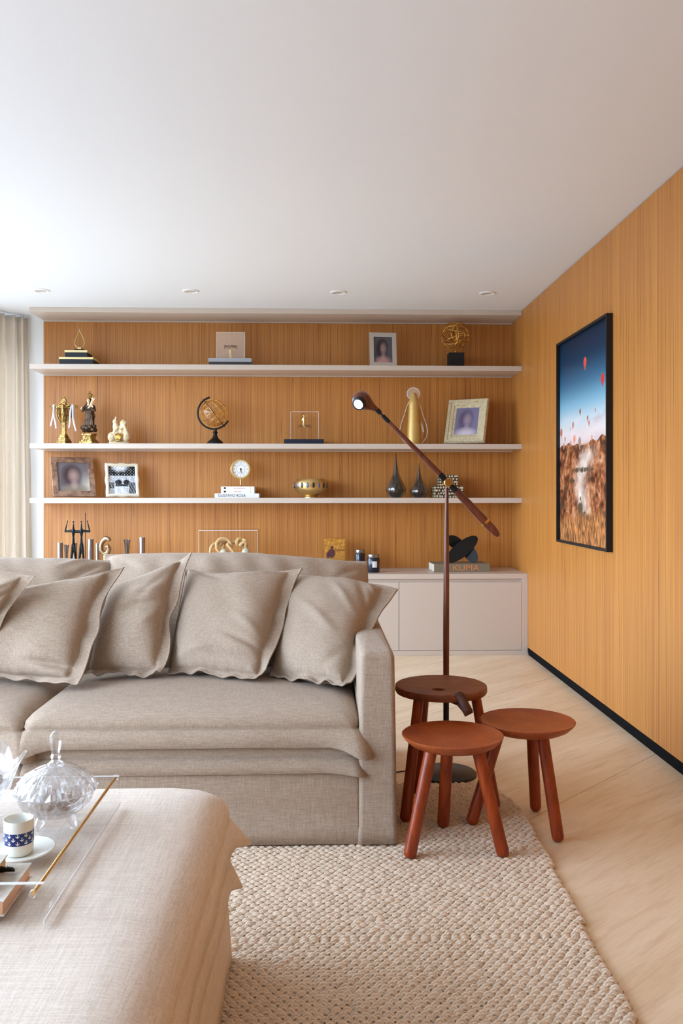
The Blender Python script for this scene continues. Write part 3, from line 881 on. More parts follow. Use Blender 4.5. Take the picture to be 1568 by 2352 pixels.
def seat_pair(x0, x1, seed):
    cx, W = (x0 + x1) / 2, x1 - x0
    y0, y1 = SY0 + .01, 3.80
    cy, D = (y0 + y1) / 2, y1 - y0
    # lower platform cushion with its flange
    rings = [(-.06, .275, .05, 0, 0, 0), (-.012, .277, .05, 0, 0, 0), (.010, .268, .035, .02, .006, .003), (.016, .262, .03, .022, .010, .004), (.0195, .264, .03, .022, .010, .004), (.013, .29, .03, .006, .004, .002), (.005, .312, .03, 0, 0, 0),
             (-.0075, .313, .03, 0, 0, 0), (-.004, .33, .03, 0, 0, 0), (-.008, .352, .03, 0, 0, 0), (-.03, .362, .03, 0, 0, 0)]
    flanged_block('platform_cushion', W, D, rings, 'linen', sofa, (cx, cy, 0), seed, crown=0.002, wave=0)
    rings = [(-.07, .372, .05, 0, 0, 0), (-.012, .37, .05, 0, 0, 0), (.016, .357, .035, .035, .030, .003), (.022, .352, .03, .040, .038, .004), (.0255, .354, .03, .040, .038, .004), (.019, .385, .03, .018, .014, .003), (.010, .408, .03, .004, .002, .001),
             (.0025, .411, .03, .002, 0, 0), (.008, .420, .035, 0, 0, 0), (.006, .438, .045, 0, 0, 0), (-.008, .455, .06, 0, 0, 0), (-.035, .468, .08, 0, 0, 0), (-.075, .476, .09, 0, 0, 0)]
    flanged_block('seat_cushion', W, D, rings, 'linen', sofa, (cx, cy, 0), seed + 1, crown=.018, wave=.003)
seat_pair(-.985, .128, 11)
seat_pair(-2.12, -.998, 15)
def backc(corners, seed, **k):
    return cushion('back_cushion', corners, .34, .014, seed, 'linen', sofa, n=80, **k)
backc((at(240, 1270, 4.02), at(842, 1292, 3.98), at(846, 1560, 3.66), at(240, 1560, 3.66)), 31, bow=(0, 0, .016, 0), pinch=.015, wave=.010, expo=.46, power=2.7,
      folds=((.97, .9, .86, .70, .02, -.012), (.03, .93, .16, .72, .02, -.012), (.10, .98, .30, .9, .02, -.006)))
backc((at(-330, 1287, 3.98), at(262, 1288, 3.96), at(266, 1560, 3.64), at(-330, 1560, 3.64)), 35, pinch=.012, wave=.008, expo=.42, power=3,
      folds=((.97, .93, .84, .66, .02, -.02), (.93, .99, .80, .78, .02, .014)))

# throw pillows, right to left
SZ = .492
def pillow(label, corners, seed, thick=.17, flange=(.010, .052, .010, .024), **k):
    o = cushion('throw_pillow', corners, thick, flange, seed, 'linen', None, n=120, expo=.43, power=2.7, round_br=.035, ruffle=.006, **k)
    return tag(o, label, 'pillow', 'flanged linen throw pillows on the sofa')
pillow('throw pillow leaning on the sofa arm, its corner overhanging the arm',
       (at(648, 1318, 3.72), at(914, 1354, 3.58), on(812, 1596, SZ - .01), on(618, 1556, SZ)), 41,
       folds=((.72, .92, .95, .62, .022, -.012), (.78, .95, .99, .80, .02, .010), (.62, .10, .92, .34, .03, -.010), (.25, .62, .75, .36, .035, .010), (.5, .86, .86, .58, .03, .008)), bow=(0, -.03, .02, .0))
pillow('throw pillow second from the sofa arm, wide flange along its right side',
       (at(424, 1304, 3.66), at(698, 1306, 3.62), on(620, 1574, SZ), on(383, 1552, SZ)), 42,
       folds=((.95, .22, .45, .36, .025, -.016), (.96, .14, .35, .16, .03, -.014), (.94, .30, .55, .52, .03, .010), (.08, .12, .55, .26, .03, .012), (.1, .95, .42, .84, .022, -.010), (.5, .9, .85, .97, .02, .012)), bow=(.0, -.015, -.02, .0))
pillow('throw pillow third from the sofa arm, with a tall pointed upper corner',
       (at(252, 1338, 3.56), at(443, 1268, 3.58), on(394, 1564, SZ), on(192, 1552, SZ)), 43, thick=.16,
       folds=((.95, .62, .30, .58, .03, -.018), (.97, .70, .4, .76, .03, .012), (.9, .96, .5, .62, .035, -.008), (.92, .56, .6, .40, .03, .010)), bow=(0, -.03, -.01, 0))
pillow('throw pillow in front of the gap between the two seat cushions',
       (at(-8, 1356, 3.40), at(284, 1300, 3.46), on(196, 1584, SZ - .004), on(-100, 1556, SZ)), 44, thick=.18, flange=(.010, .060, .010, .024),
       folds=((.96, .14, .52, .20, .022, -.022), (.97, .06, .6, .10, .03, .014), (.93, .34, .82, .86, .02, -.006), (.2, .9, .7, .96, .03, .010), (.05, .5, .6, .42, .05, .006)), bow=(0, -.02, 0, 0))
pillow('throw pillow at the left picture edge, only one corner in view',
       (at(-200, 1300, 3.30), at(88, 1320, 3.20), on(-70, 1560, SZ), on(-300, 1560, SZ)), 45, thick=.14,
       folds=((.97, .93, .7, .7, .02, -.012), (.88, .98, .6, .84, .02, .01)))

# ------------------------------------------------------------------ ottoman
OX0, OX1, OY0, OY1 = -1.55, -.225, .78, 2.235
OTOP = .487
otto = thing('ottoman', 'large square linen covered ottoman in the foreground under the tray', 'ottoman', ((OX0 + OX1) / 2, (OY0 + OY1) / 2, 0))
OW, OD = OX1 - OX0, OY1 - OY0
ob = RUGTOP + .004
flanged_block('skirt_base', OW, OD, [(-.004, ob, .02, .004, 0, .004), (.0, ob + .002, .02, .004, 0, .004), (-.001, ob + .05, .02, .002, 0, .003), (-.004, .15, .02, 0, 0, .002), (-.012, .235, .02, 0, 0, 0), (-.04, .245, .02, 0, 0, 0)],
              'ottoman_linen', otto, (0, 0, 0), 51, crown=0, wave=0)
flanged_block('lower_cushion', OW, OD, [(-.06, .262, .03, 0, 0, 0), (-.012, .258, .03, 0, 0, 0), (.0, .236, .03, .030, .03, .003), (.003, .231, .025, .034, .034, .004), (.006, .233, .025, .034, .034, .004), (.001, .262, .025, .014, .010, .003), (-.003, .286, .03, 0, 0, 0), (-.006, .288, .03, 0, 0, 0), (-.003, .300, .03, 0, 0, 0), (-.008, .335, .04, 0, 0, 0), (-.04, .348, .04, 0, 0, 0)],
              'ottoman_linen', otto, (0, 0, 0), 53, crown=0, wave=0)
flanged_block('top_cushion', OW, OD, [(-.06, .360, .03, 0, 0, 0), (-.010, .356, .03, 0, 0, 0), (.005, .336, .03, .045, .025, .003), (.008, .331, .025, .050, .028, .004), (.0115, .333, .025, .050, .028, .004), (.005, .362, .03, .022, .010, .003), (-.001, .388, .04, .002, 0, .001), (-.004, .390, .04, 0, 0, 0), (.0, .402, .045, 0, 0, 0),
                                      (-.003, .422, .055, 0, 0, 0), (-.012, .444, .07, 0, 0, 0), (-.03, .462, .085, 0, 0, 0), (-.06, .475, .09, 0, 0, 0), (-.11, .483, .09, 0, 0, 0)],
              'ottoman_linen', otto, (0, 0, 0), 55, crown=OTOP - .483, wave=.0015, cap_steps=14)

# ------------------------------------------------------------------ acrylic tray
TX1, TY0, TY1 = -.458, 1.461, 2.016
TZ = OTOP + .003
TW = .62
tray = thing('acrylic_tray', 'clear acrylic tray with thin brass rod handle on the ottoman', 'tray', (TX1 - TW / 2, (TY0 + TY1) / 2, TZ))
hw, hd = TW / 2, (TY1 - TY0) / 2
box('base', -hw, hw, -hd, hd, 0, .010, 'acrylic', tray, .001)
box('front_wall', -hw, hw, -hd - .0, -hd + .010, .0102, .068, 'acrylic', tray, .002)
box('back_wall', -hw, hw, hd - .010, hd, .0102, .068, 'acrylic', tray, .002)
for nm, y0 in (('front_edge', -hd), ('back_edge', hd - .010)):
    box(nm, -hw, hw, y0 + .001, y0 + .009, .0682, .0695, 'acrylic_edge', tray)
box('side_edge', hw + .0002, hw + .0022, -hd + .001, hd - .001, .001, .009, 'acrylic_edge', tray)
for s in (-1, 1):
    tube('handle_rod', [(s * (hw - .012), -hd - .012, .060), (s * (hw - .012), hd + .012, .060)], .0034, 'brass', tray, 10)
for yy in (-hd - .014, hd + .014):
    lathe('handle_knob', [(.001, -.006), (.006, -.005), (.007, 0), (.006, .005), (.001, .006)], 'crystal', tray, 14, (hw - .012, yy, .060), mtx=Matrix.Rotation(PI / 2, 4, 'X'))
TB = TZ + .0102

# crystal candy bowl with lid
def cut_glass(amp, k, twist=0):
    def f(r, z, a, i):
        q = math.sin(k * a / 2 + i * PI / 2) * (1 if i % 2 else .6)
        return r * (1 + amp * q)
    return f
bp_ = on(128, 1893, TB)
cb = thing('crystal_candy_bowl', 'lidded cut crystal candy bowl with tall finial on the tray', 'bowl', (bp_.x, bp_.y, TB), .3)
prof = [(.004, .018), (.030, .019), (.050, .028), (.066, .042), (.077, .058), (.082, .072), (.079, .073), (.072, .060), (.060, .046), (.044, .034), (.026, .026), (.004, .024)]
lathe('bowl', prof, 'crystal', cb, 48, mod=cut_glass(.05, 24, .5), smooth=False, cap=True)
prof = [(.084, .074), (.086, .078), (.078, .092), (.062, .108), (.042, .120), (.022, .127), (.0015, .129), (.0015, .125), (.022, .122), (.040, .115), (.058, .103), (.074, .087), (.078, .075)]
lid = lathe('lid', prof, 'crystal', cb, 48, mod=cut_glass(.05, 24, .5), smooth=False, cap=True)
lathe('finial', [(.016, .1275), (.017, .131), (.012, .134), (.008, .139), (.011, .143), (.010, .147), (.008, .151), (.011, .162), (.0135, .175), (.012, .188), (.007, .197), (.001, .200)], 'crystal', lid, 12, smooth=False)
for k in range(4):
    a = PI / 4 + k * PI / 2
    tube('foot', [(.040 * math.cos(a), .040 * math.sin(a), .024), (.050 * math.cos(a), .050 * math.sin(a), .012), (.056 * math.cos(a), .056 * math.sin(a), .004)], [.011, .008, .004], 'crystal', cb, 8, smooth=False)
def sweets(prefix, centre, pts, label, cat, m, size, group):
    me = None
    for i, p in enumerate(pts):
        if me is None:
            bm = bmesh.new(); bmesh.ops.create_icosphere(bm, subdivisions=2, radius=1, matrix=Matrix.Diagonal((size, size * .8, size * .62, 1)))
            o = bm_obj(prefix, bm, m, None, smooth=True); me = o.data
        else:
            o = bpy.data.objects.new(prefix, me); COL.objects.link(o)
        o.location = Vector(centre) + Vector(p); o.rotation_euler = (.4 * i, .3 * i, 1.1 * i)
        tag(o, label, cat, group)
sweets('sweet', (bp_.x, bp_.y, TB), [(-.022, -.018, .046), (.022, -.02, .046), (0, .026, .046), (.036, .016, .055), (-.034, .02, .055), (.0, -.008, .060), (.0, -.040, .058)],
       'brown sweet inside the lidded crystal candy bowl', 'sweet', 'sweet_brown', .017, 'sweets in the crystal candy bowl')

# open crystal bowl at the picture edge
vp = on(-46, 1884, TB)
vb = thing('crystal_fruit_bowl', 'open crystal bowl with wavy rim at the left picture edge', 'bowl', (vp.x, vp.y, TB), .2)
def lobes(r, z, a, i):
    return r * (1 + (.10 * math.cos(5 * a) * min(1, max(0, (z - .05) / .07))) + .02 * math.sin(30 * a))
def wavy_bowl():
    prof = [(.003, .004), (.035, .0), (.045, .004), (.030, .014), (.022, .024), (.034, .034), (.058, .055), (.068, .085), (.078, .112), (.088, .128), (.084, .130), (.072, .112), (.062, .085), (.051, .058), (.028, .041), (.003, .038)]
    v, f = lathe_data(prof, 60, lobes)
    v2 = []
    for (x, y, z) in v:
        a = math.atan2(y, x); k = max(0, (z - .06) / .07)
        v2.append((x, y, z + .016 * k * math.cos(5 * a)))
    pymesh('bowl', v2, f, 'crystal', vb, False)
wavy_bowl()
sweets('nut', (vp.x, vp.y, TB), [(.024, -.01, .062), (-.02, -.014, .062), (.0, .024, .062), (.030, .008, .082), (.004, -.028, .080), (-.026, .012, .082)], 'dark nut inside the wavy crystal bowl', 'nut', 'nut_dark', .018, 'nuts in the wavy crystal bowl')

# cup and saucer
cp = on(43, 1958, TB + .006)
sau = tag(lathe('saucer', [(.002, .0), (.030, .0), (.034, .002), (.058, .009), (.062, .012), (.060, .0135), (.036, .007), (.030, .005), (.002, .005)], 'cup_white', None, 48), 'small white saucer under the espresso cup', 'saucer')
sau.location = (cp.x + .006, cp.y + .004, TB)
cup = thing('espresso_cup', 'white espresso cup with a navy band of pale anchor-like birds', 'cup', (cp.x, cp.y, TB + .0055))
lathe('body', [(.002, .0), (.024, .0), (.0265, .003), (.0278, .012), (.0278, .066), (.0272, .0675), (.0262, .066), (.0260, .012), (.022, .006), (.002, .005)], 'cup_white', cup, 48)
lathe('band', [(.0279, .0225), (.0282, .0228), (.0282, .0457), (.0279, .046)], 'cup_blue', cup, 48, cap=False)
def bird(a, z):
    """little flying-bird mark wrapped on the band"""
    pts2 = [(-.0042, .002), (-.003, -.0012), (-.001, -.0022), (0, -.0036), (.001, -.0022), (.003, -.0012), (.0042, .002), (.0024, .0002), (.0008, -.0002), (.0007, .0032), (.0018, .0042), (-.0018, .0042), (-.0007, .0032), (-.0008, -.0002), (-.0024, .0002)]
    R = .02835
    return [(R * math.sin(a + p[0] / R), -R * math.cos(a + p[0] / R), z + p[1]) for p in pts2]
for row, z in enumerate((.0272, .0342, .0412)):
    for k in range(11):
        a = (k + (.5 if row == 1 else 0)) * 2 * PI / 11 + .25
        pymesh('bird_mark', bird(a, z), [tuple(range(15))], 'cup_white', cup)

# two gilt-edged books with a little dark ornament
b1 = on(73, 2014, TB); b2 = on(5, 2110, TB)
d = (b2 - b1); ang = math.atan2(d.y, d.x)            # direction of the right-hand edge towards the viewer
def gilt_book(label, corner, length, width, th, z, edge):
    t = thing('gilt_book', label, 'book', (corner.x, corner.y, z), ang + PI / 2)
    # local: -y runs along the edge towards the viewer, -x to the left
    box('pages', -width + .003, -.003, -length + .003, -.003, .002, th - .002, edge, t)
    box('front_cover', -width, 0, -length, 0, th - .002, th, 'marble_cover', t)
    box('back_cover', -width, 0, -length, 0, 0, .002, 'marble_cover', t)
    return t
gilt_book('lower marbled book with copper page edges on the tray', b1, .150, .19, .026, TB, 'copper_edge')
b3 = on(23, 1990, TB + .026)
gilt_book('upper marbled book with gold page edges beside the cup', b3 + Vector((-.004, 0, 0)), .115, .14, .022, TB + .0262, 'gold_edge')
op = on(6, 2006, TB + .0265)
orn = thing('twig_ornament', 'small black twig-like ornament lying on the marbled book', 'ornament', (op.x, op.y, TB + .0265))
tl = []
for k in range(7):
    a = -.5 + .22 * k; L_ = .02 + .004 * (k % 3)
    tl.append(([(0.0 - .006 * k, 0, .004), (.010 - .006 * k + L_ * .5 * math.cos(a), L_ * .3 * math.sin(a), .010), (.006 - .006 * k + L_ * math.cos(a), L_ * .7 * math.sin(a), .006)], [.003, .0022, .0008], False))
tl.append(([(-.05, 0, .005), (.02, .002, .005)], .003, False))
tubes('twigs', tl, 'black_matte', orn)

# ================================================================== STOOLS AND LAMP
def stool_seat_dished(t, R, z):
    prof = [(.002, z - .040), (.110, z - .040), (.128, z - .037), (.148, z - .027), (.163, z - .013), (R - .001, z - .004), (R, z - .001), (R - .002, z + .0005), (R - .005, z), (R - .012, z - .002), (R * .8, z - .006), (R * .4, z - .009), (.002, z - .0095)]
    return lathe('seat', prof, 'stool_wood', t, 64, angle=60)
def leg(t, foot, top, r0, r1, m):
    foot, top = Vector(foot), Vector(top)
    dv = (top - foot).normalized()
    # rounded foot
    pts = [foot + dv * (r0 * q) for q in (.05, .15, .4, .75, 1.1)] + [foot.lerp(top, .5), top]
    rr = [r0 * q for q in (.35, .62, .88, .98, 1.0)] + [(r0 + r1) / 2, r1]
    return tube('leg', pts, rr, m, t, 16)
def stool(name, label, cx, cy, z, feet, R, dished=True):
    t = thing(name, label, 'stool', (cx, cy, 0), 0, 'round wooden stools beside the sofa')
    stool_seat_dished(t, R, z)
    for (fx, fy, fz) in feet:
        dx, dy = fx - cx, fy - cy
        leg(t, (dx, dy, fz), (dx * .50, dy * .50, z - .038), .0215, .0215, 'stool_leg_wood')
    return t
RT = RUGTOP - .003
stool('round_stool', 'reddish wood stool with dished seat, front of the three stools', .449, 2.925, .394, ((.292, 2.828, RT), (.603, 2.828, RT), (.441, 3.092, RT)), .171)
stool('round_stool', 'reddish wood stool with dished seat, half on the bare floor', .752, 3.128, .386, ((.826, 2.983, 0.0005), (.822, 3.284, 0.0005), (.543, 3.108, RT)), .171)
# third: taller side-table stool, flat top with hole and leather strap
t3 = thing('side_stool', 'taller dark wood stool with finger hole and leather strap', 'stool', (.457, 3.262, 0), 0, 'round wooden stools beside the sofa')
R3, Z3, TH3 = .172, .487, .030
hc = on(1007, 1583, Z3); hx, hy = hc.x - .457, hc.y - 3.262
def disc_with_hole():
    N_ = 64; V, Fc = [], []
    rings = [(0, 0, R3 - .006, Z3), (0, 0, R3 - .001, Z3 - .003), (0, 0, R3, Z3 - .008), (0, 0, R3, Z3 - TH3 + .008), (0, 0, R3 - .004, Z3 - TH3 + .001), (0, 0, R3 - .01, Z3 - TH3), (hx, hy, .024, Z3 - TH3), (hx, hy, .024, Z3 - .002), (hx, hy, .026, Z3)]
    for (cx, cy, r, z) in rings:
        for k in range(N_):
            a = 2 * PI * k / N_; V.append((cx + r * math.cos(a), cy + r * math.sin(a), z))
    n = len(rings)
    for i in range(n):
        j = (i + 1) % n
        for k in range(N_):
            k2 = (k + 1) % N_; Fc.append((i * N_ + k, i * N_ + k2, j * N_ + k2, j * N_ + k))
    o = pymesh('seat', V, [q[::-1] for q in Fc], 'walnut', t3, True)
    o.data.set_sharp_from_angle(angle=math.radians(40))
disc_with_hole()
for fx, fy in ((.310, 3.142), (.385, 3.45), (.664, 3.262)):
    dx, dy = fx - .457, fy - 3.262
    leg(t3, (dx, dy, RT), (dx * .62, dy * .62, Z3 - TH3 + .002), .021, .019, 'stool_leg_wood')
s0 = on(1046, 1594, Z3) - Vector((.457, 3.262, 0))
e0 = at(1073, 1640, 3.06) - Vector((.457, 3.262, 0))
def strap():
    # folded leather ribbon: up through the slot, over the rim, doubled back on itself
    A = [s0 + Vector((-.010, .012, -.006)), s0 + Vector((.002, -.004, .003)), Vector((s0.x + .014, -math.sqrt(R3 ** 2 - (s0.x + .014) ** 2) - .003, Z3 - .004)), Vector((e0.x - .010, e0.y + .012, e0.z + .035)), Vector((e0.x + .004, e0.y + .004, e0.z + .008))]
    B = [Vector((e0.x + .004, e0.y + .004, e0.z + .008)), Vector((e0.x + .007, e0.y + .010, e0.z - .004)), Vector((e0.x, e0.y + .026, e0.z + .010)), Vector((e0.x - .014, -.150, Z3 - TH3 - .006)), Vector((s0.x, -.12, Z3 - TH3 - .002))]
    pts = A + B[1:]
    side = Vector((.88, .12, .40)).normalized() * .016
    V, Fc = [], []
    sm = []
    for i in range(len(pts) - 1):
        for k in range(4): sm.append(pts[i].lerp(pts[i + 1], k / 4))
    sm.append(pts[-1])
    for p in sm: V += [p - side, p + side]
    for i in range(len(sm) - 1): Fc.append((2 * i, 2 * i + 1, 2 * i + 3, 2 * i + 2))
    o = pymesh('leather_strap', V, Fc, 'leather', t3, True)
    md = o.modifiers.new('hide', 'SOLIDIFY'); md.thickness = .003; md.offset = 0
strap()

# ------------------------------------------------------------------ floor lamp
LX, LY = .543, 3.715
lamp = thing('floor_lamp', 'wooden floor lamp with long tilted arm and brass joint', 'lamp', (LX, LY, 0))
lathe('base', [(.002, .0005), (.124, .0005), (.130, .003), (.130, .009), (.126, .012), (.02, .0125), (.002, .0125)], 'black_metal', lamp, 64)
tube('lower_pole', [(0, 0, .012), (0, 0, .36)], [.0125, .0125], 'black_metal', lamp, 16)
jz = 1.251
tube('pole', [(0, 0, .36), (.0, 0, .62), (.001, 0, .85), (.002, 0, 1.05), (.003, 0, 1.18), (.003, 0, jz - .022)], [.0128, .0135, .0125, .0098, .0076, .0074], 'lamp_wood', lamp, 16)
def L3(u, v, dy=0): p = at(u, v, LY + dy); return Vector((p.x - LX, dy, p.z))
J = Vector((.004, 0, jz)); HE = L3(866, 944); TE = L3(1143, 1231); dirn = (HE - J).normalized()
def ap(t): return J.lerp(HE, t)
fy = Vector((0, -.024, 0))
arm_in = J + fy
HEf, TEf = HE + fy, TE + fy
ax = (HEf - arm_in)
tube('upper_arm', [arm_in + ax * t for t in (.11, .3, .6, .84)], [.0125, .0118, .0102, .0086], 'lamp_wood', lamp, 16)
tube('collar', [arm_in + ax * .035, arm_in + ax * .04, arm_in + ax * .115], [.011, .0132, .0132], 'black_metal', lamp, 16)
tube('collar', [arm_in + ax * .835, arm_in + ax * .93], [.0092, .0092], 'black_metal', lamp, 16)
tube('swivel', [arm_in + ax * .93, arm_in + ax * .955, arm_in + ax * .96, arm_in + ax * 1.01], [.0045, .0045, .010, .0112], 'black_metal', lamp, 14)
bx_ = (TEf - arm_in)
tube('collar', [arm_in + bx_ * .06, arm_in + bx_ * .16], [.0125, .0140], 'black_metal', lamp, 16)
tube('lower_arm', [arm_in + bx_ * t for t in (.16, .3, .5, .72)], [.0145, .0165, .0180, .0190], 'lamp_wood', lamp, 18)
tube('brass_ring', [arm_in + bx_ * .72, arm_in + bx_ * .755], [.0196, .0196], 'brass', lamp, 18)
tube('counterweight', [arm_in + bx_ * t for t in (.755, .84, .92, .97, .995, 1.0)], [.0190, .0186, .0165, .0125, .007, .002], 'lamp_wood', lamp, 18)
lathe('pivot', [(.001, -.020), (.016, -.020), (.0188, -.016), (.0188, -.002), (.0188, .002), (.012, .010), (.001, .010)], 'brass', lamp, 28, tuple(arm_in + Vector((0, -.004, 0))), mtx=Matrix.Rotation(-PI / 2, 4, 'X') )
tube('pivot_pin', [J + Vector((0, .012, 0)), arm_in], .009, 'black_metal', lamp, 14)
tube('pivot_cap', [J + Vector((-.016, .0, .004)), J + Vector((-.004, 0, .001))], [.012, .014], 'brass', lamp, 16)
# teardrop head
ht = arm_in + ax * 1.01; hdv = (L3(831, 922) + fy - ht); hl = hdv.length; hdn = hdv.normalized()
q = hdn.to_track_quat('Z', 'Y').to_matrix().to_4x4()
prof = [(.011, 0), (.0135, hl * .18), (.020, hl * .42), (.0305, hl * .70), (.0385, hl * .92), (.0425, hl * 1.12), (.0428, hl * 1.28), (.040, hl * 1.48), (.033, hl * 1.66), (.022, hl * 1.80), (.010, hl * 1.87), (.001, hl * 1.89)]
lathe('head', [(r * .93, z * .86) for r, z in prof], 'lamp_wood', lamp, 32, tuple(ht), mtx=q)
lc = L3(829, 927) + fy; ln_ = Vector((-.42, -.80, -.46)).normalized()
hc_ = ht + hdn * hl * 1.02
qq = ln_.to_track_quat('Z', 'Y').to_matrix().to_4x4()
lo_ = hc_ + ln_ * .0415
lathe('led_bezel', [(.030, -.014), (.0265, .001), (.0225, .003), (.0215, -.001), (.0215, -.012)], 'black_metal', lamp, 32, tuple(lo_), mtx=qq, cap=False)
lathe('led_disc', [(.0213, -.004), (.0213, -.001), (.001, .0)], 'led', lamp, 32, tuple(lo_), mtx=qq)
# mains cable and plug
cord = thing('power_cord', 'thin black lamp cable on the floor beside the sofa', 'cable', (.40, 3.80, 0))
tube('cable', [(.020, -.06, .004), (-.02, -.045, .005), (-.06, -.06, .005), (-.115, -.085, .005), (-.155, -.13, .005)], .0028, 'black_matte', cord, 8)
bm = bmesh.new(); add_box(bm, -.135, -.105, -.26, -.21, .0005, .024, .006, 2)
bm_obj('foot_switch', bm, 'black_matte', cord, angle=40)


# ================================================================== THINGS ON THE UPPER SHELF
def zs(u, v, Y, base): return Z_(u, v, Y) - base
Y1 = 6.72
# two lidded boxes
def lidded_box(label, u0, u1, v_top, v_lid, base_z, Y, rz, depth=.17):
    x0, x1 = X_(u0, Y), X_(u1, Y); w = x1 - x0
    t = thing('lidded_box', label, 'box', ((x0 + x1) / 2, Y, base_z), rz)
    zt, zl = Z_(u0, v_top, Y) - base_z, Z_(u0, v_lid, Y) - base_z
    box('body', -w / 2 + .003, w / 2 - .003, .003, depth - .003, 0, zl, 'navy_dark', t)
    box('lid', -w / 2, w / 2, 0, depth, zl, zt, 'pale_gold', t, .001)
    return Z_(u0, v_top, Y)
zt1 = lidded_box('wider dark box with pale gold lid, bottom of the stack of two', 135, 214, 820, 825, SH1, 6.70, 0, .20)
zt2 = lidded_box('narrower dark box with pale gold lid, top of the stack of two', 148, 200.5, 804, 809, zt1, 6.72, 0, .16)
lx = X_(183, 6.78)
t = thing('loop_sculpture', 'slim gold teardrop loop sculpture on the stacked boxes', 'sculpture', (lx, 6.78, zt2))
k = mpp(183, 6.78)
box('plinth', -10 * k, 10 * k, -.03, .03, 0, 4 * k, 'black_matte', t)
z0 = 4 * k
pts = []
for i in range(40):
    a = i / 40 * 2 * PI
    tt = (1 - math.cos(a)) / 2
    pts.append((11.5 * k * math.sin(a) * (1 - tt) ** .75 * 1.35, 0, z0 + 4 * k + 40 * k * tt))
tube('loop', pts, 1.1 * k, 'gold_satin', t, 8, closed=True)
box('peg', -4 * k, 4 * k, -.012, .012, z0, z0 + 5 * k, 'gold_satin', t)
lathe('jewel', [(.001, 0), (2 * k, 2 * k), (2.2 * k, 3.5 * k), (.001, 6 * k)], 'silver_grey', t, 10, (0, 0, z0 + 43 * k))
# grey books and hazy block
def flat_book(name, label, u0, u1, v0, v1, Y, base, depth, cover, pages, rz=0, spine=True):
    x0, x1 = X_(u0, Y), X_(u1, Y); w = x1 - x0; zt = Z_(u0, v0, Y) - base
    t = thing(name, label, 'book', ((x0 + x1) / 2, Y, base), rz)
    c = min(.003, zt * .2)
    bm = bmesh.new()
    add_box(bm, -w / 2, w / 2, 0, depth, 0, c); add_box(bm, -w / 2, w / 2, 0, depth, zt - c, zt)
    add_box(bm, -w / 2, w / 2, 0, c, c, zt - c)
    bm_obj('cover', bm, cover, t)
    box('pages', -w / 2 + .003, w / 2 - .003, c + .0003, depth - .004, c + .0003, zt - c - .0003, pages, t)
    return t, zt
zb = Z_(478, 829, 6.69)
_, h0 = flat_book('book', 'thin dark grey book lying under the pale grey one', 480, 577, 830.5, 836, 6.69, SH1, .22, 'dark_grey', 'white_paper')
bk, h1 = flat_book('book', 'pale silver grey book lying under the clear block', 478, 577, 822, 830, 6.69, SH1 + h0 + .0003, .22, 'silver_grey', 'white_paper')
def clear_block(label, u0, u1, v_top, base, Y, word, v_word, m, fig, u_fig):
    x0, x1 = X_(u0, Y), X_(u1, Y); w = x1 - x0; h = Z_(u0, v_top, Y) - base
    t = thing('clear_block', label, 'block', ((x0 + x1) / 2, Y, base))
    box('block', -w / 2, w / 2, 0, .06, 0, h, m, t, .002)
    bm = bmesh.new()
    e = .0016
    for sx in (-w / 2 + .001, w / 2 - .001):
        add_box(bm, sx - e, sx + e, -.0012, -.0002, .001, h - .001)
    add_box(bm, -w / 2 + .002, w / 2 - .002, -.0012, -.0002, h - .004, h - .001)
    bm_obj('edges', bm, 'acrylic_edge', t)
    text('lettering', word, .030, 'ink', t, (0, -.0018, Z_(u0, v_word, Y) - base), sx=.78)
    fx = X_(u_fig, Y) - (x0 + x1) / 2
    fh = h * .48
    zb = 0 if fig == 'low' else h * .42
    blob('figurine', [('c', (fx - .004, .03, zb + .002), (fx - .003, .03, zb + fh * .45), .005, .008), ('c', (fx + .006, .03, zb + .002), (fx + .003, .03, zb + fh * .45), .005, .008), ('c', (fx, .03, zb + fh * .42), (fx, .03, zb + fh * .78), .010, .012),
                      ('e', (fx, .03, zb + fh * .93), (.008, .008, .010)), ('c', (fx - .010, .03, zb + fh * .74), (fx - .018, .03, zb + fh * .5), .004, .003), ('c', (fx + .010, .03, zb + fh * .74), (fx + .016, .03, zb + fh * 1.0), .004, .003)],
         'gold_satin', t, .002)
    return t
clear_block('hazy clear block with RESPIRE lettering, on the uppermost shelf', 497, 562, 762, SH1 + h0 + h1 + .0006, 6.74, '[RES|PIRE]', 796, 'acrylic_hazy', 'low', 529)

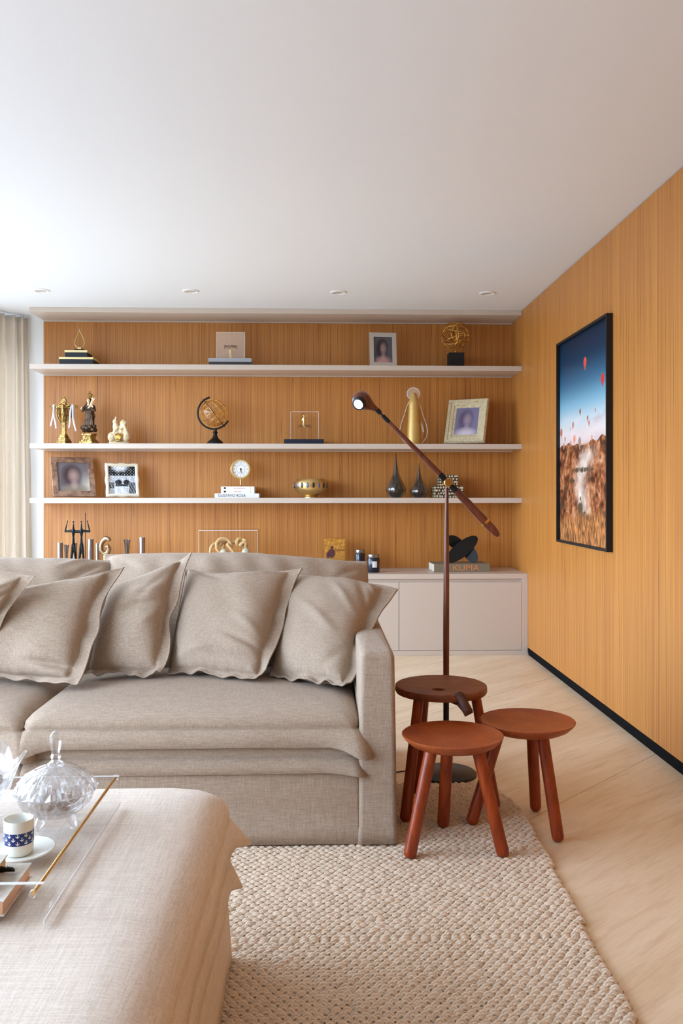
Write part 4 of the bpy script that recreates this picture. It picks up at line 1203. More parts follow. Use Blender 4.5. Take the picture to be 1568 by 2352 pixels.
# ------------------------------------------------------------------ picture frames
def photo_frame(label, u_bl, u_br, v_top, base, Y, phi, rim, m_rim, fn, depth=.022, lean=.24, style='flat', wscale=1.0, strut='honey_wood'):
    k = mpp((u_bl + u_br) / 2, Y)
    w = (u_br - u_bl) * k / math.cos(phi) * wscale
    h = (Z_(u_bl, v_top, Y + .06) - base) / math.cos(lean)
    cx = (X_(u_bl, Y) + X_(u_br, Y)) / 2
    t = thing('photo_frame', label, 'photo frame', (cx, Y, base + .0005), -phi)
    R = Matrix.Translation((0, 0, depth * math.sin(lean))) @ Matrix.Rotation(-lean, 4, 'X')
    n = 14 if style == 'wavy' else 1
    # moulding: mitred strips following the four sides
    def strip(p0, p1, q0, q1, wav):
        bm = bmesh.new()
        N_ = n
        rows = []
        for i in range(N_ + 1):
            s = i / N_
            o_ = Vector(p0).lerp(Vector(p1), s); i_ = Vector(q0).lerp(Vector(q1), s)
            d_ = (o_ - i_).normalized()
            if wav: o_ = o_ + d_ * (.004 * math.sin(s * PI * 2 * 2.5) * math.sin(PI * s))
            if style == 'step':
                lv = ((0, depth * .55), (.12, depth), (.38, depth * .92), (.42, depth * .70), (.74, depth * .62), (.80, depth * .42), (1, depth * .30))
            elif style == 'wavy':
                lv = ((0, depth * .4), (.2, depth * .9), (.5, depth), (.8, depth * .9), (1, depth * .45))
            else:
                lv = ((0, depth * .9), (.03, depth), (.97, depth * .94), (1, depth * .55))
            row = [o_ + Vector((0, 0, 0))]
            pr = []
            pr.append(Vector((o_.x, 0, o_.z)))
            for (f_, d2) in lv:
                p = o_.lerp(i_, f_); pr.append(Vector((p.x, -d2, p.z)))
            pr.append(Vector((i_.x, 0, i_.z)))
            rows.append([bm.verts.new(R @ p) for p in pr])
        for a, b in zip(rows[:-1], rows[1:]):
            for j in range(len(a) - 1):
                bm.faces.new((a[j], a[j + 1], b[j + 1], b[j]))
            bm.faces.new((a[-1], a[0], b[0], b[-1]))
        bm.faces.new(rows[0]); bm.faces.new(rows[-1][::-1])
        return bm_obj('moulding', bm, m_rim, t)
    O = [(-w / 2, 0, 0), (w / 2, 0, 0), (w / 2, 0, h), (-w / 2, 0, h)]
    I = [(-w / 2 + rim, 0, rim), (w / 2 - rim, 0, rim), (w / 2 - rim, 0, h - rim), (-w / 2 + rim, 0, h - rim)]
    for a, b in ((0, 1), (1, 2), (2, 3), (3, 0)):
        strip(O[a], O[b], I[a], I[b], style == 'wavy')
    bm = bmesh.new(); add_box(bm, -w / 2 + rim * .5, w / 2 - rim * .5, .0005, .004, rim * .5, h - rim * .5, mtx=R)
    bm_obj('backboard', bm, 'honey_wood', t)
    picture('photograph', w - 2 * rim, h - 2 * rim, 60, 70, fn, 'print_satin', t, R @ Matrix.Translation((0, -depth * .28, rim)))
    # easel strut at the back
    p_top = R @ Vector((0, .004, h * .62)); zf = .001
    tube('strut', [p_top, Vector((0, p_top.y + .05, zf + .004))], .004, strut, t, 6)
    return t
def mixc(C, m, col):
    for k in range(3): C[..., k] = C[..., k] * (1 - m) + col[k] / 255 * m
    return C
def soft(U, V, cu, cv, ru, rv, hard=1.0):
    return np.clip((1.25 - ((U - cu) / ru) ** 2 - ((V - cv) / rv) ** 2) * hard, 0, 1)
def portrait(bg, face, hair, cloth, light=None):
    """out-of-focus head and shoulders"""
    def fn(U, V):
        C = np.zeros(U.shape + (3,)); C[:] = np.array(bg) / 255
        if light: mixc(C, np.clip((U - .55) * 2.2, 0, 1) * np.clip((.75 - V) * 2, 0, 1), light)
        mixc(C, soft(U, V, .46, .62, .34, .34, .9), hair); mixc(C, soft(U, V, .42, .36, .34, .34, .7) * .85, hair)
        mixc(C, soft(U, V, .5, .02, .50, .26, .9), cloth)
        mixc(C, soft(U, V, .52, .55, .20, .27, .6) * .85, face); mixc(C, soft(U, V, .52, .24, .14, .16, .6) * .6, face)
        return C
    return fn
def street_bw(U, V):
    g = .80 + 0 * U
    g = np.where(V > .66, .16 + .75 * soft(U, V, .42, 1.0, .36, .22), g)
    sp = (np.sin(U * 55) * np.sin(V * 62 + 2) > .80) & (V > .62) & (V < .92); g = np.where(sp, .95, g)
    for cu in (.36, .66):
        g = np.where(((U - cu) / .13) ** 2 + ((V - .42) / .09) ** 2 < 1, .22, g)
    g = np.where((V < .36) & (V > .27) & (U > .25) & (U < .72), .30, g)
    g = np.where((V < .42) & ((U < .2) | (U > .74)), .30 + .3 * (np.sin(U * 60 + V * 30) > .2), g)
    g = np.where((V < .27) & (U > .2) & (U < .66), .90, g)
    g = np.where((V < .2) & (U < .22), .75, g)
    g = g + .10 * wob(U * 30, V * 30, 4, 1.5)
    return np.stack([g * .97, g, g * 1.03], -1)
photo_frame('mirrored silver photo frame standing on the uppermost shelf', 848, 911, 767, SH1, 6.72, -.10, .036, 'mirror_glass', portrait((92, 90, 96), (226, 190, 176), (54, 44, 48), (196, 150, 146)), depth=.014, lean=.12)
photo_frame('cream distressed wooden photo frame on the middle shelf', 1023.5, 1109, 920, SH2, 6.74, .50, .072, 'distressed_cream', portrait((128, 122, 150), (196, 176, 180), (96, 84, 110), (206, 198, 206)), depth=.03, lean=.33, style='step')
photo_frame('brown hide covered photo frame on the lowest shelf', 129, 214, 1054, SH3, 6.73, -.50, .042, 'brown_hide', portrait((126, 120, 126), (238, 200, 186), (74, 60, 62), (150, 138, 120), (214, 214, 196)), depth=.02, lean=.36)
photo_frame('white wavy photo frame with a black and white view', 246.5, 317.5, 1066.5, SH3, 6.73, -.36, .026, 'bone_white', street_bw, depth=.02, lean=.28, style='wavy')

# gold wire sphere on a block
k = mpp(1046, 6.78); bx0 = X_(1046, 6.78)
t = thing('wire_sphere', 'gold wire sphere sculpture on a black cube', 'sculpture', (bx0, 6.78, SH1))
bz = Z_(1046, 812, 6.78) - SH1
box('cube', -17 * k, 17 * k, -17 * k, 17 * k, 0, bz, 'black_matte', t, .001)
R_ = 33 * k; cz = Z_(1046, 772, 6.78) - SH1
tube('peg', [(0, 0, bz), (0, 0, cz - R_ + .002)], .004, 'gold', t, 8)
rr = np.random.RandomState(5); lst = []
for i in range(10):
    ax = Vector(rr.normal(size=3)).normalized(); a_ = ax.orthogonal().normalized(); b_ = ax.cross(a_)
    off = rr.uniform(-.55, .55) * R_; r2 = math.sqrt(R_ ** 2 - off ** 2)
    lst.append(([Vector((0, 0, cz)) + ax * off + a_ * r2 * math.cos(q_) + b_ * r2 * math.sin(q_) for q_ in np.linspace(0, 2 * PI, 36, endpoint=False)], .0028, True))
for i in range(14):
    a_ = Vector(rr.normal(size=3)).normalized() * R_; b_ = Vector(rr.normal(size=3)).normalized() * R_
    lst.append(([Vector((0, 0, cz)) + a_, Vector((0, 0, cz)) + b_], .0026, False))
tubes('wires', lst, 'gold', t, 6)

# ================================================================== MIDDLE SHELF
# gilded crucifix
Yc = 6.76; k = mpp(148, Yc); cx = X_(147, Yc)
t = thing('crucifix', 'gilded standing crucifix with stepped base on the middle shelf', 'crucifix', (cx, Yc, SH2), .0)
bm = bmesh.new(); zc = 0
RZ = Matrix.Rotation(-.42, 4, 'Z')
for (w_, h_) in ((17, 3.2), (15.5, 2.6), (16.5, 1.8), (13.5, 4), (11.5, 3.2), (9.5, 4.5), (8, 4)):
    add_box(bm, -w_ * k * .86, w_ * k * .86, -w_ * k * .7, w_ * k * .7, zc, zc + h_ * k, .0015, 1, RZ); zc += h_ * k
bm_obj('base', bm, 'antique_gold', t)
top = Z_(147, 911, Yc) - SH2; armz = Z_(147, 934, Yc) - SH2
bm = bmesh.new()
add_box(bm, -4.6 * k, 4.6 * k, -.014, .014, zc - .001, top - 5 * k, .002)
add_box(bm, -27 * k, 27 * k, -.012, .012, armz - 3.6 * k, armz + 3.6 * k, .002)
add_box(bm, -6 * k, 6 * k, -.02, -.012, armz + 9 * k, armz + 15 * k, .001)
bm_obj('cross', bm, 'antique_gold', t)
lst = []
oc = Z_(147, 948, Yc) - SH2
for rx, rz, ry in ((17, 25, 2.2), (13, 20, 1.6)):
    lst.append(([(rx * k * math.cos(a), .0, oc + rz * k * math.sin(a)) for a in np.linspace(0, 2 * PI, 40, endpoint=False)], ry * k, True))
for i in range(28):
    a = i / 28 * 2 * PI
    lst.append(([(7 * k * math.cos(a), .004, oc + 10 * k * math.sin(a)), (18.5 * k * math.cos(a), .002, oc + 26 * k * math.sin(a))], [1.6 * k, .9 * k], False))
for sx in (-1, 1):
    for da in range(8):
        a = da / 8 * 2 * PI
        lst.append(([(sx * 28 * k, 0, armz), (sx * 28 * k + 4.6 * k * math.cos(a), 0, armz + 4.6 * k * math.sin(a))], [1.3 * k, .7 * k], False))
for da in range(8):
    a = da / 8 * 2 * PI
    lst.append(([(0, 0, top - 3 * k), (4.6 * k * math.cos(a), 0, top - 3 * k + 4.6 * k * math.sin(a))], [1.4 * k, .7 * k], False))
tubes('sunburst', lst, 'antique_gold', t, 6)
blob('corpus', [('e', (0, -.03, armz + 2 * k), (3 * k, 3 * k, 3.8 * k)), ('c', (0, -.026, armz - 2 * k), (0, -.03, armz - 14 * k), 4.2 * k, 3.2 * k), ('c', (-3 * k, -.026, armz - 3 * k), (-18 * k, -.018, armz + 2.5 * k), 2 * k, 1.2 * k), ('c', (3 * k, -.026, armz - 3 * k), (18 * k, -.018, armz + 2.5 * k), 2 * k, 1.2 * k),
                ('e', (0, -.030, armz - 15 * k), (5 * k, 3.4 * k, 3.4 * k)), ('c', (-1.8 * k, -.030, armz - 17 * k), (-.6 * k, -.034, armz - 26 * k), 2.4 * k, 1.9 * k), ('c', (1.8 * k, -.030, armz - 17 * k), (.6 * k, -.034, armz - 26 * k), 2.4 * k, 1.9 * k), ('c', (0, -.034, armz - 26 * k), (0, -.026, armz - 36 * k), 2.4 * k, 1.6 * k)],
     'antique_gold', t, .0026)
def ribbon(x, ln1, dx1, ln2, dx2):
    V, Fc = [], []
    for (ln, dx, y0) in ((ln1, dx1, -.022), (ln2, dx2, -.017)):
        b0 = len(V)
        for i in range(9):
            s_ = i / 8
            xx = x + dx * k * s_ + 1.5 * k * math.sin(s_ * 5 + dx)
            V += [(xx - 1.9 * k, y0 - .006 * math.sin(s_ * 4), armz + 4.5 * k - ln * k * s_), (xx + 1.9 * k, y0 + .004 * math.sin(s_ * 5), armz + 4.5 * k - ln * k * s_)]
        for i in range(8): Fc.append((b0 + 2 * i, b0 + 2 * i + 1, b0 + 2 * i + 3, b0 + 2 * i + 2))
    o = pymesh('ribbon', V, Fc, 'ribbon_white', t, True); md = o.modifiers.new('cloth', 'SOLIDIFY'); md.thickness = .0012
ribbon(-21 * k, 56, 3, 50, -7)
ribbon(20.5 * k, 62, 8, 54, -9)

# robed woman and child
Ym = 6.76; k = mpp(205, Ym); cx = X_(205, Ym)
t = thing('madonna_statue', 'dark gilded statue of a robed woman holding a child', 'statue', (cx, Ym, SH2))
def zz(v): return Z_(205, v, Ym) - SH2
bm = bmesh.new()
for (w0, v0, v1) in ((20, 1019, 1014), (16.5, 1014, 1010), (13, 1010, 1000), (15.5, 1000, 996)):
    add_box(bm, -w0 * k * .88, w0 * k * .88, -w0 * k * .7, w0 * k * .7, max(zz(v0), 0), zz(v1), .0015, 1, Matrix.Rotation(-.40, 4, 'Z'))
bm_obj('pedestal', bm, 'antique_gold', t)
lst = []
for sx in (-1, 1):
    lst.append(([(sx * (3 + 7 * s_) * k, -13 * k, zz(1003) - 9 * k * s_ + 3 * k * math.sin(s_ * 6)) for s_ in np.linspace(0, 1, 10)], 1.4 * k, False))
tubes('scrolls', lst, 'antique_gold', t, 6)
pr = []
rs = np.random.RandomState(9)
for i in range(15):
    a = i / 15 * 2 * PI
    pr.append(('e', (15 * k * math.cos(a) * rs.uniform(.75, 1.05), 10 * k * math.sin(a), zz(984) + rs.uniform(-5, 5) * k), (5.5 * k, 5 * k, 5 * k)))
pr.append(('e', (0, 0, zz(986)), (15 * k, 10 * k, 8 * k)))
blob('cloud', pr, 'dark_polychrome', t, .003)
pr = [('c', (1 * k, 0, zz(984)), (1.5 * k, 0, zz(955)), 10 * k, 11 * k), ('c', (1.5 * k, 0, zz(955)), (0, 0, zz(936)), 11 * k, 8.5 * k), ('e', (0, 0, zz(935)), (11 * k, 7 * k, 7 * k)),
      ('c', (-8 * k, -1 * k, zz(934)), (-14 * k, -6 * k, zz(944)), 4.8 * k, 3.6 * k), ('c', (9 * k, -1 * k, zz(934)), (13 * k, -5 * k, zz(943)), 5 * k, 4.2 * k), ('c', (13 * k, -5 * k, zz(943)), (7 * k, -9 * k, zz(937)), 4 * k, 3 * k),
      ('c', (8 * k, 0, zz(950)), (13 * k, -2 * k, zz(958)), 4 * k, 2 * k), ('c', (-6 * k, 0, zz(962)), (-11 * k, 0, zz(980)), 4 * k, 4 * k), ('e', (-1 * k, 3 * k, zz(921)), (6.5 * k, 6 * k, 7.5 * k)), ('c', (-4 * k, 3 * k, zz(921)), (-7 * k, 3 * k, zz(930)), 3 * k, 3 * k)]
for i in range(8):
    xx = -8 + 2.3 * i
    pr.append(('c', (xx * k * .6 + 1.5 * k, -8.5 * k, zz(944)), (xx * k * 1.05 + 1 * k + 2 * k * math.sin(i), -9.0 * k, zz(978)), 1.3 * k, 1.7 * k))
blob('robe', pr, 'dark_polychrome', t, .0026, 1)
blob('face', [('e', (-1 * k, -4 * k, zz(921)), (3.9 * k, 3.4 * k, 5.6 * k)), ('c', (-1 * k, -3 * k, zz(927)), (-.5 * k, -3 * k, zz(931)), 2.6 * k, 4.5 * k), ('e', (-1 * k, -7.4 * k, zz(922)), (.8 * k, 1 * k, 1.4 * k))], 'flesh_paint', t, .0022)
blob('child', [('e', (10 * k, -8 * k, zz(917)), (3.2 * k, 3 * k, 3.7 * k)), ('c', (9.5 * k, -8 * k, zz(922)), (7 * k, -9 * k, zz(932)), 3.6 * k, 3.6 * k), ('c', (6 * k, -10 * k, zz(933)), (0 * k, -10 * k, zz(938)), 2.4 * k, 1.8 * k), ('c', (8 * k, -10 * k, zz(932)), (11 * k, -11 * k, zz(936)), 2.2 * k, 1.8 * k), ('c', (11 * k, -9 * k, zz(923)), (15 * k, -10 * k, zz(916)), 1.6 * k, 1.2 * k)], 'flesh_paint', t, .0022)
blob('hand', [('e', (-15.5 * k, -9 * k, zz(939)), (2.2 * k, 2 * k, 2.8 * k)), ('e', (-14.8 * k, -10 * k, zz(936)), (1 * k, 1 * k, 2.4 * k))], 'flesh_paint', t, .002)
lst = []
for r_, v_ in ((4.6, 912), (5.4, 908)):
    lst.append(([(r_ * k * math.cos(a) + 1 * k, r_ * k * .8 * math.sin(a), zz(v_)) for a in np.linspace(0, 2 * PI, 20, endpoint=False)], .9 * k, True))
for i in range(6):
    a = i / 6 * 2 * PI
    lst.append(([(4.6 * k * math.cos(a) + k, 3.7 * k * math.sin(a), zz(912)), (6.2 * k * math.cos(a) + k, 5 * k * math.sin(a), zz(906)), (k, 0, zz(902))], .8 * k, False))
lst.append(([(k, 0, zz(902)), (k, 0, zz(897))], .8 * k, False)); lst.append(([(-1 * k, 0, zz(899.5)), (3 * k, 0, zz(899.5))], .7 * k, False))
for i in range(5):
    a = i / 5 * 2 * PI
    lst.append(([(12 * k, -7 * k, zz(913)), (12 * k + 2.6 * k * math.cos(a), -7 * k + 2 * k * math.sin(a), zz(909.5))], .6 * k, False))
tubes('crown', lst, 'antique_gold', t, 6)

# cream ceramic family group
Yn = 6.76; k = mpp(273, Yn); cx = X_(273, Yn)
t = thing('ceramic_figurine', 'cream ceramic figure group with gilt details on the middle shelf', 'figurine', (cx, Yn, SH2))
def zn(v): return Z_(273, v, Yn) - SH2
def en(x, v, y, rx, rz): return ('e', (x * k, y * k, zn(v)), (rx * k, min(rx, rz) * k * .9, rz * k))
blob('group', [en(0, 1016, 0, 25, 4.5), en(-16, 1004, -2, 9.5, 12), en(17, 1003, -2, 9.5, 13), en(-5, 998, 2, 11, 18), en(6, 990, 3, 11, 16), en(10, 972, 2, 8.5, 9), en(-8, 980, 0, 6.5, 12), en(-10, 969, -2, 4.2, 6), ('c', (-8 * k, -3 * k, zn(968)), (-6.5 * k, -3 * k, zn(958)), 2 * k, 1.5 * k),
               ('c', (-14 * k, -4 * k, zn(1000)), (-2 * k, -8 * k, zn(982)), 3.5 * k, 3 * k), ('c', (20 * k, -4 * k, zn(998)), (14 * k, -6 * k, zn(980)), 4.5 * k, 4 * k), ('c', (14 * k, -6 * k, zn(980)), (5 * k, -9 * k, zn(985)), 3.4 * k, 2.6 * k), en(-7, 968, -3, 3, 4)], 'cream_ceramic', t, .003, 2)
lst = []
for i in range(7):
    a = -.9 + 1.8 * i / 6
    lst.append(([(2 * k, -13 * k, zn(1013)), ((2 + 8 * math.sin(a)) * k, -11.5 * k, zn(1004) + 5 * k * (1 - abs(a))), ((2 + 11 * math.sin(a)) * k, -9 * k, zn(1000) + 5 * k * math.cos(a))], [1.5 * k, 1.3 * k, .8 * k], False))
tubes('gilt_details', lst, 'gold', t, 6)
blob('cradle', [en(2, 1012, -11, 9, 4)], 'antique_gold', t, .003)

# globe
Yg = 6.77; k = mpp(493, Yg); gx = X_(494, Yg)
t = thing('desk_globe', 'clear glass globe with gold grid in a black tilted stand', 'globe', (gx, Yg, SH2))
def zg(v): return Z_(494, v, Yg) - SH2
C_ = Vector((X_(491, Yg) - gx, 0, zg(948.5)))
lathe('pedestal', [(.001, 0), (19.5 * k, 0), (19.8 * k, 2 * k), (18.5 * k, 5 * k), (16 * k, 8 * k), (13.5 * k, 10 * k), (9 * k, 13.5 * k), (6.4 * k, 17 * k), (4.8 * k, 22 * k), (4.3 * k, 26 * k), (6.2 * k, 27.5 * k), (6.2 * k, 29 * k), (4.2 * k, 30.5 * k), (4.4 * k, 36 * k), (.001, 36 * k)], 'black_metal', t, 32)
axd = Vector((-195, 0, 250)).normalized(); axp = Vector((-axd.z, 0, axd.x))   # axis and its left/below normal
Rm = 37 * k
arc = [C_ + axd * (Rm * math.cos(a)) + axp * (Rm * math.sin(a)) for a in np.linspace(-.42, PI + .42, 40)]
tube('meridian', arc, 2.2 * k, 'black_metal', t, 10)
tube('axis', [C_ + axd * 41 * k, C_ - axd * 41 * k], .9 * k, 'black_metal', t, 8)
Rg = 31 * k
q = axd.to_track_quat('Z', 'Y').to_matrix().to_4x4()
lathe('sphere', [(max(Rg * math.sin(a), .0006), -Rg * math.cos(a)) for a in np.linspace(0, PI, 25)], 'globe_glass', t, 40, tuple(C_), mtx=q)
lst = []
for lat in (-.9, -.45, 0, .45, .9):
    lst.append(([C_ + q.to_3x3() @ Vector((Rg * math.cos(lat) * math.cos(a), Rg * math.cos(lat) * math.sin(a), Rg * math.sin(lat))) for a in np.linspace(0, 2 * PI, 36, endpoint=False)], .55 * k, True))
for i in range(6):
    a = i / 6 * PI
    lst.append(([C_ + q.to_3x3() @ Vector((Rg * math.cos(b) * math.cos(a), Rg * math.cos(b) * math.sin(a), Rg * math.sin(b))) for b in np.linspace(0, 2 * PI, 36, endpoint=False)], .55 * k, True))
tubes('grid', lst, 'gold', t, 5)

# navy book and clear block
nb, hn = flat_book('book', 'dark navy book lying under the clear INSPIRE block', 652, 743.5, 1008.3, 1018.7, 6.70, SH2, .24, 'navy', 'white_paper')
clear_block('clear block with INSPIRE lettering, on the middle shelf', 667.5, 731.5, 945, SH2 + hn + .0003, 6.76, '[INS|PIRE]', 979, 'acrylic', 'high', 698)

# glass angel with gold core
Ya = 6.77; k = mpp(950, Ya); ax0 = X_(949.5, Ya)
t = thing('glass_angel', 'clear glass angel figure with a golden core and halo', 'figurine', (ax0, Ya, SH2))
def za(v): return Z_(950, v, Ya) - SH2
lathe('core', [(.001, .003), (14.5 * k, .003), (15 * k, za(1000)), (14 * k, za(980)), (12.5 * k, za(955)), (11.5 * k, za(930)), (10.5 * k, za(919)), (7 * k, za(913)), (6.0 * k, za(909)), (4.5 * k, za(904)), (.001, za(902))], 'amber_gold', t, 28)
def wings():
    out = [(0, 912), (8, 920), (14, 935), (20, 955), (27, 975), (30, 990), (28, 1003), (22, 1012), (17, 1017.5)]
    bm = bmesh.new()
    for sx in (-1, 1):
        rows = []
        for (x, v) in out:
            z = max(za(v), .002)
            rows.append([bm.verts.new((sx * 2 * k, -6 * k, z)), bm.verts.new((sx * (x * .75 + 1) * k, -5 * k, z)), bm.verts.new((sx * (x + 2) * k, 0, z)), bm.verts.new((sx * (x * .75 + 1) * k, 5 * k, z)), bm.verts.new((sx * 2 * k, 6 * k, z))])
        for a, b in zip(rows[:-1], rows[1:]):
            for j in range(4): bm.faces.new((a[j], a[j + 1], b[j + 1], b[j]))
    return bm_obj('wings', bm, 'globe_glass', t, smooth=True)
wings()
for sx in (-1, 1):
    tube('wing_rim', [(sx * (x + 2) * k, 0, max(za(v), .004)) for x, v in ((6, 917), (14, 935), (20, 955), (27, 975), (30, 990), (28, 1003), (22, 1012), (17, 1017))], .9 * k, 'acrylic_edge', t, 6)
tube('halo', [(14.5 * k * math.cos(a), 3 * k, za(904) + 14 * k * math.sin(a)) for a in np.linspace(0, 2 * PI, 36, endpoint=False)], 1.0 * k, 'acrylic_edge', t, 8, closed=True)
lathe('halo_disc', [(14 * k, -.001), (14 * k, .001), (.001, .001)], 'acrylic_hazy', t, 32, (0, 3 * k, za(904)), mtx=Matrix.Rotation(PI / 2, 4, 'X'))

# ================================================================== LOWEST SHELF
g1, hg = flat_book('book', 'white book with GUSTAVO ROSA on its spine, bottom of the pile', 492.5, 594.5, 1133.4, 1144, 6.70, SH3, .24, 'white_gloss', 'white_paper')
w_ = X_(594.5, 6.70) - X_(492.5, 6.70)
text('lettering', 'GUSTAVO ROSA', .030, 'ink', g1, (-w_ / 2 + .026, -.0006, hg / 2), align='LEFT', sx=.95)
zb = SH3 + hg + .0003
hv = (Z_(507, 1117.4, 6.72) - zb) / 2
for i, lb in enumerate(('lower of two white books with red print, under the clock', 'upper of two white books with red print, directly under the clock')):
    x0, x1 = X_(507.3, 6.72), X_(584, 6.72); w_ = x1 - x0
    t = thing('book', lb, 'book', ((x0 + x1) / 2, 6.72, zb + i * (hv + .0002)))
    bm = bmesh.new(); c = .002
    add_box(bm, -w_ / 2, w_ / 2, 0, .2, 0, c); add_box(bm, -w_ / 2, w_ / 2, 0, .2, hv - c, hv); add_box(bm, -w_ / 2, w_ / 2, 0, c, c, hv - c)
    bm_obj('cover', bm, 'white_gloss', t); box('pages', -w_ / 2 + .003, w_ / 2 - .003, c, .196, c, hv - c, 'white_paper', t)
    lathe('spine_mark', [(.0095, 0), (.0095, .0006), (.0005, .0006)], 'ink', t, 20, (-w_ / 2 + .030, 0, hv * .52), mtx=Matrix.Rotation(PI / 2, 4, 'X') @ Matrix.Diagonal((1, .75, 1, 1)))
    box('spine_line', -.03, .03 + .03 * i, -.0006, 0, hv * .45, hv * .45 + .003, 'ink_red', t)
    box('spine_line', w_ / 2 - .032, w_ / 2 - .027, -.0006, 0, hv * .1, hv * .9, 'pale_gold', t)
zb += 2 * (hv + .0002)
# clock
Yk = 6.78; k = mpp(553, Yk); cx = X_(552.8, Yk)
t = thing('table_clock', 'round brass rimmed clock on a clear foot, on the white books', 'clock', (cx, Yk, zb))
box('foot', -16 * k, 16 * k, -.03, .03, 0, 3.6 * k, 'acrylic', t, .001)
cz = Z_(553, 1077.5, Yk) - zb
tube('stem', [(0, 0, 3.6 * k), (0, 0, cz - 21 * k)], 1.7 * k, 'gold_satin', t, 12)
RX = Matrix.Rotation(PI / 2, 4, 'X')
lathe('rim', [(18.5 * k, -.014), (22.6 * k, -.014), (23.4 * k, -.006), (23.4 * k, .012), (22 * k, .016), (19.5 * k, .016), (18.6 * k, .010)], 'gold_satin', t, 48, (0, 0, cz), mtx=RX, cap=False)
lathe('dial', [(19 * k, -.012), (19 * k, .006), (.001, .006)], 'white_paper', t, 48, (0, 0, cz), mtx=RX)
for i in range(12):
    a = PI / 2 - (i + 1) * PI / 6
    text('numeral', str(i + 1), .016, 'ink', t, (14.8 * k * math.cos(a), -.0066, cz + 14.8 * k * math.sin(a)), depth=.0002)
lathe('dial_ring', [(9.6 * k, .0061), (9.6 * k, .0066), (10.1 * k, .0066), (10.1 * k, .0061)], 'dark_grey', t, 40, (0, 0, cz), mtx=RX, cap=False)
def hand(name, ang_, ln, wd):
    d_ = Vector((math.sin(ang_), 0, math.cos(ang_)))
    tube(name, [Vector((0, -.009, cz)) - d_ * 2 * k, Vector((0, -.009, cz)) + d_ * ln * k], [wd * k, wd * .5 * k], 'ink', t, 6, flat=.4)
hand('hour_hand', PI + .25, 8.5, 1.1); hand('minute_hand', PI - .22, 13, .8)
lathe('hub', [(1.8 * k, .006), (1.8 * k, .011), (.0005, .011)], 'ink', t, 12, (0, 0, cz), mtx=RX)
# golden bowl
Yb = 6.77; k = mpp(713, Yb); cx = X_(713.2, Yb)
t = thing('gilt_bowl', 'gilded footed bowl with a belt of inlaid stones', 'bowl', (cx, Yb, SH3))
hb = Z_(713, 1100, Yb) - SH3
def q_(f): return hb * f
lathe('body', [(.001, 0), (16.5 * k, 0), (16.5 * k, q_(.05)), (14.5 * k, q_(.10)), (18 * k, q_(.14)), (29 * k, q_(.26)), (36 * k, q_(.42)), (39 * k, q_(.62)), (38.5 * k, q_(.80)), (34 * k, q_(.96)), (32.5 * k, q_(1.0)), (31.5 * k, q_(.99)), (33 * k, q_(.94)), (36.5 * k, q_(.78)), (36 * k, q_(.5)), (26 * k, q_(.30)), (.001, q_(.2))], 'gold_satin', t, 56)
for i in range(18):
    a = i / 18 * 2 * PI
    pos = Vector((38.6 * k * math.cos(a), 38.6 * k * math.sin(a), q_(.66)))
    mt = Matrix.Translation(pos) @ Matrix.Rotation(a, 4, 'Z') @ Matrix.Diagonal((1.2 * k, 3.6 * k, 6.6 * k, 1))
    bm = bmesh.new(); bmesh.ops.create_icosphere(bm, subdivisions=2, radius=1, matrix=mt)
    bm_obj('stone', bm, 'blue_stone' if i % 2 else 'dark_stone', t, smooth=True)
# smoked glass drop vases
def drop(label, u, v_top, half, Y):
    k = mpp(u, Y); cx = X_(u, Y); h = Z_(u, v_top, Y) - SH3
    t = thing('drop_vase', label, 'vase', (cx, Y, SH3), .3, 'smoked glass drops on the lowest shelf')
    def mod(r, z, a, i): return r * (1 + .055 * math.cos(9 * a) * min(1, max(0, 1.4 - 2.2 * z / h)))
    pr = [(.001, 0), (.42, 0), (.62, .015), (.88, .08), (1.0, .16), (.96, .23), (.76, .33), (.50, .44), (.33, .54), (.22, .66), (.14, .80), (.07, .94), (.002, 1.0)]
    lathe('shell', [(max(r * half * k, .0005), z * h) for r, z in pr], 'smoke_glass', t, 72, mod=mod)
    lathe('core', [(max(r * half * k * .70, .0004), .004 + z * h * .86) for r, z in pr], 'dark_glass', t, 48, mod=mod)
drop('taller smoked glass drop vase on the lowest shelf', 909, 1039, 22.5, 6.76)
drop('shorter smoked glass drop vase on the lowest shelf', 962, 1061.5, 20.5, 6.76)
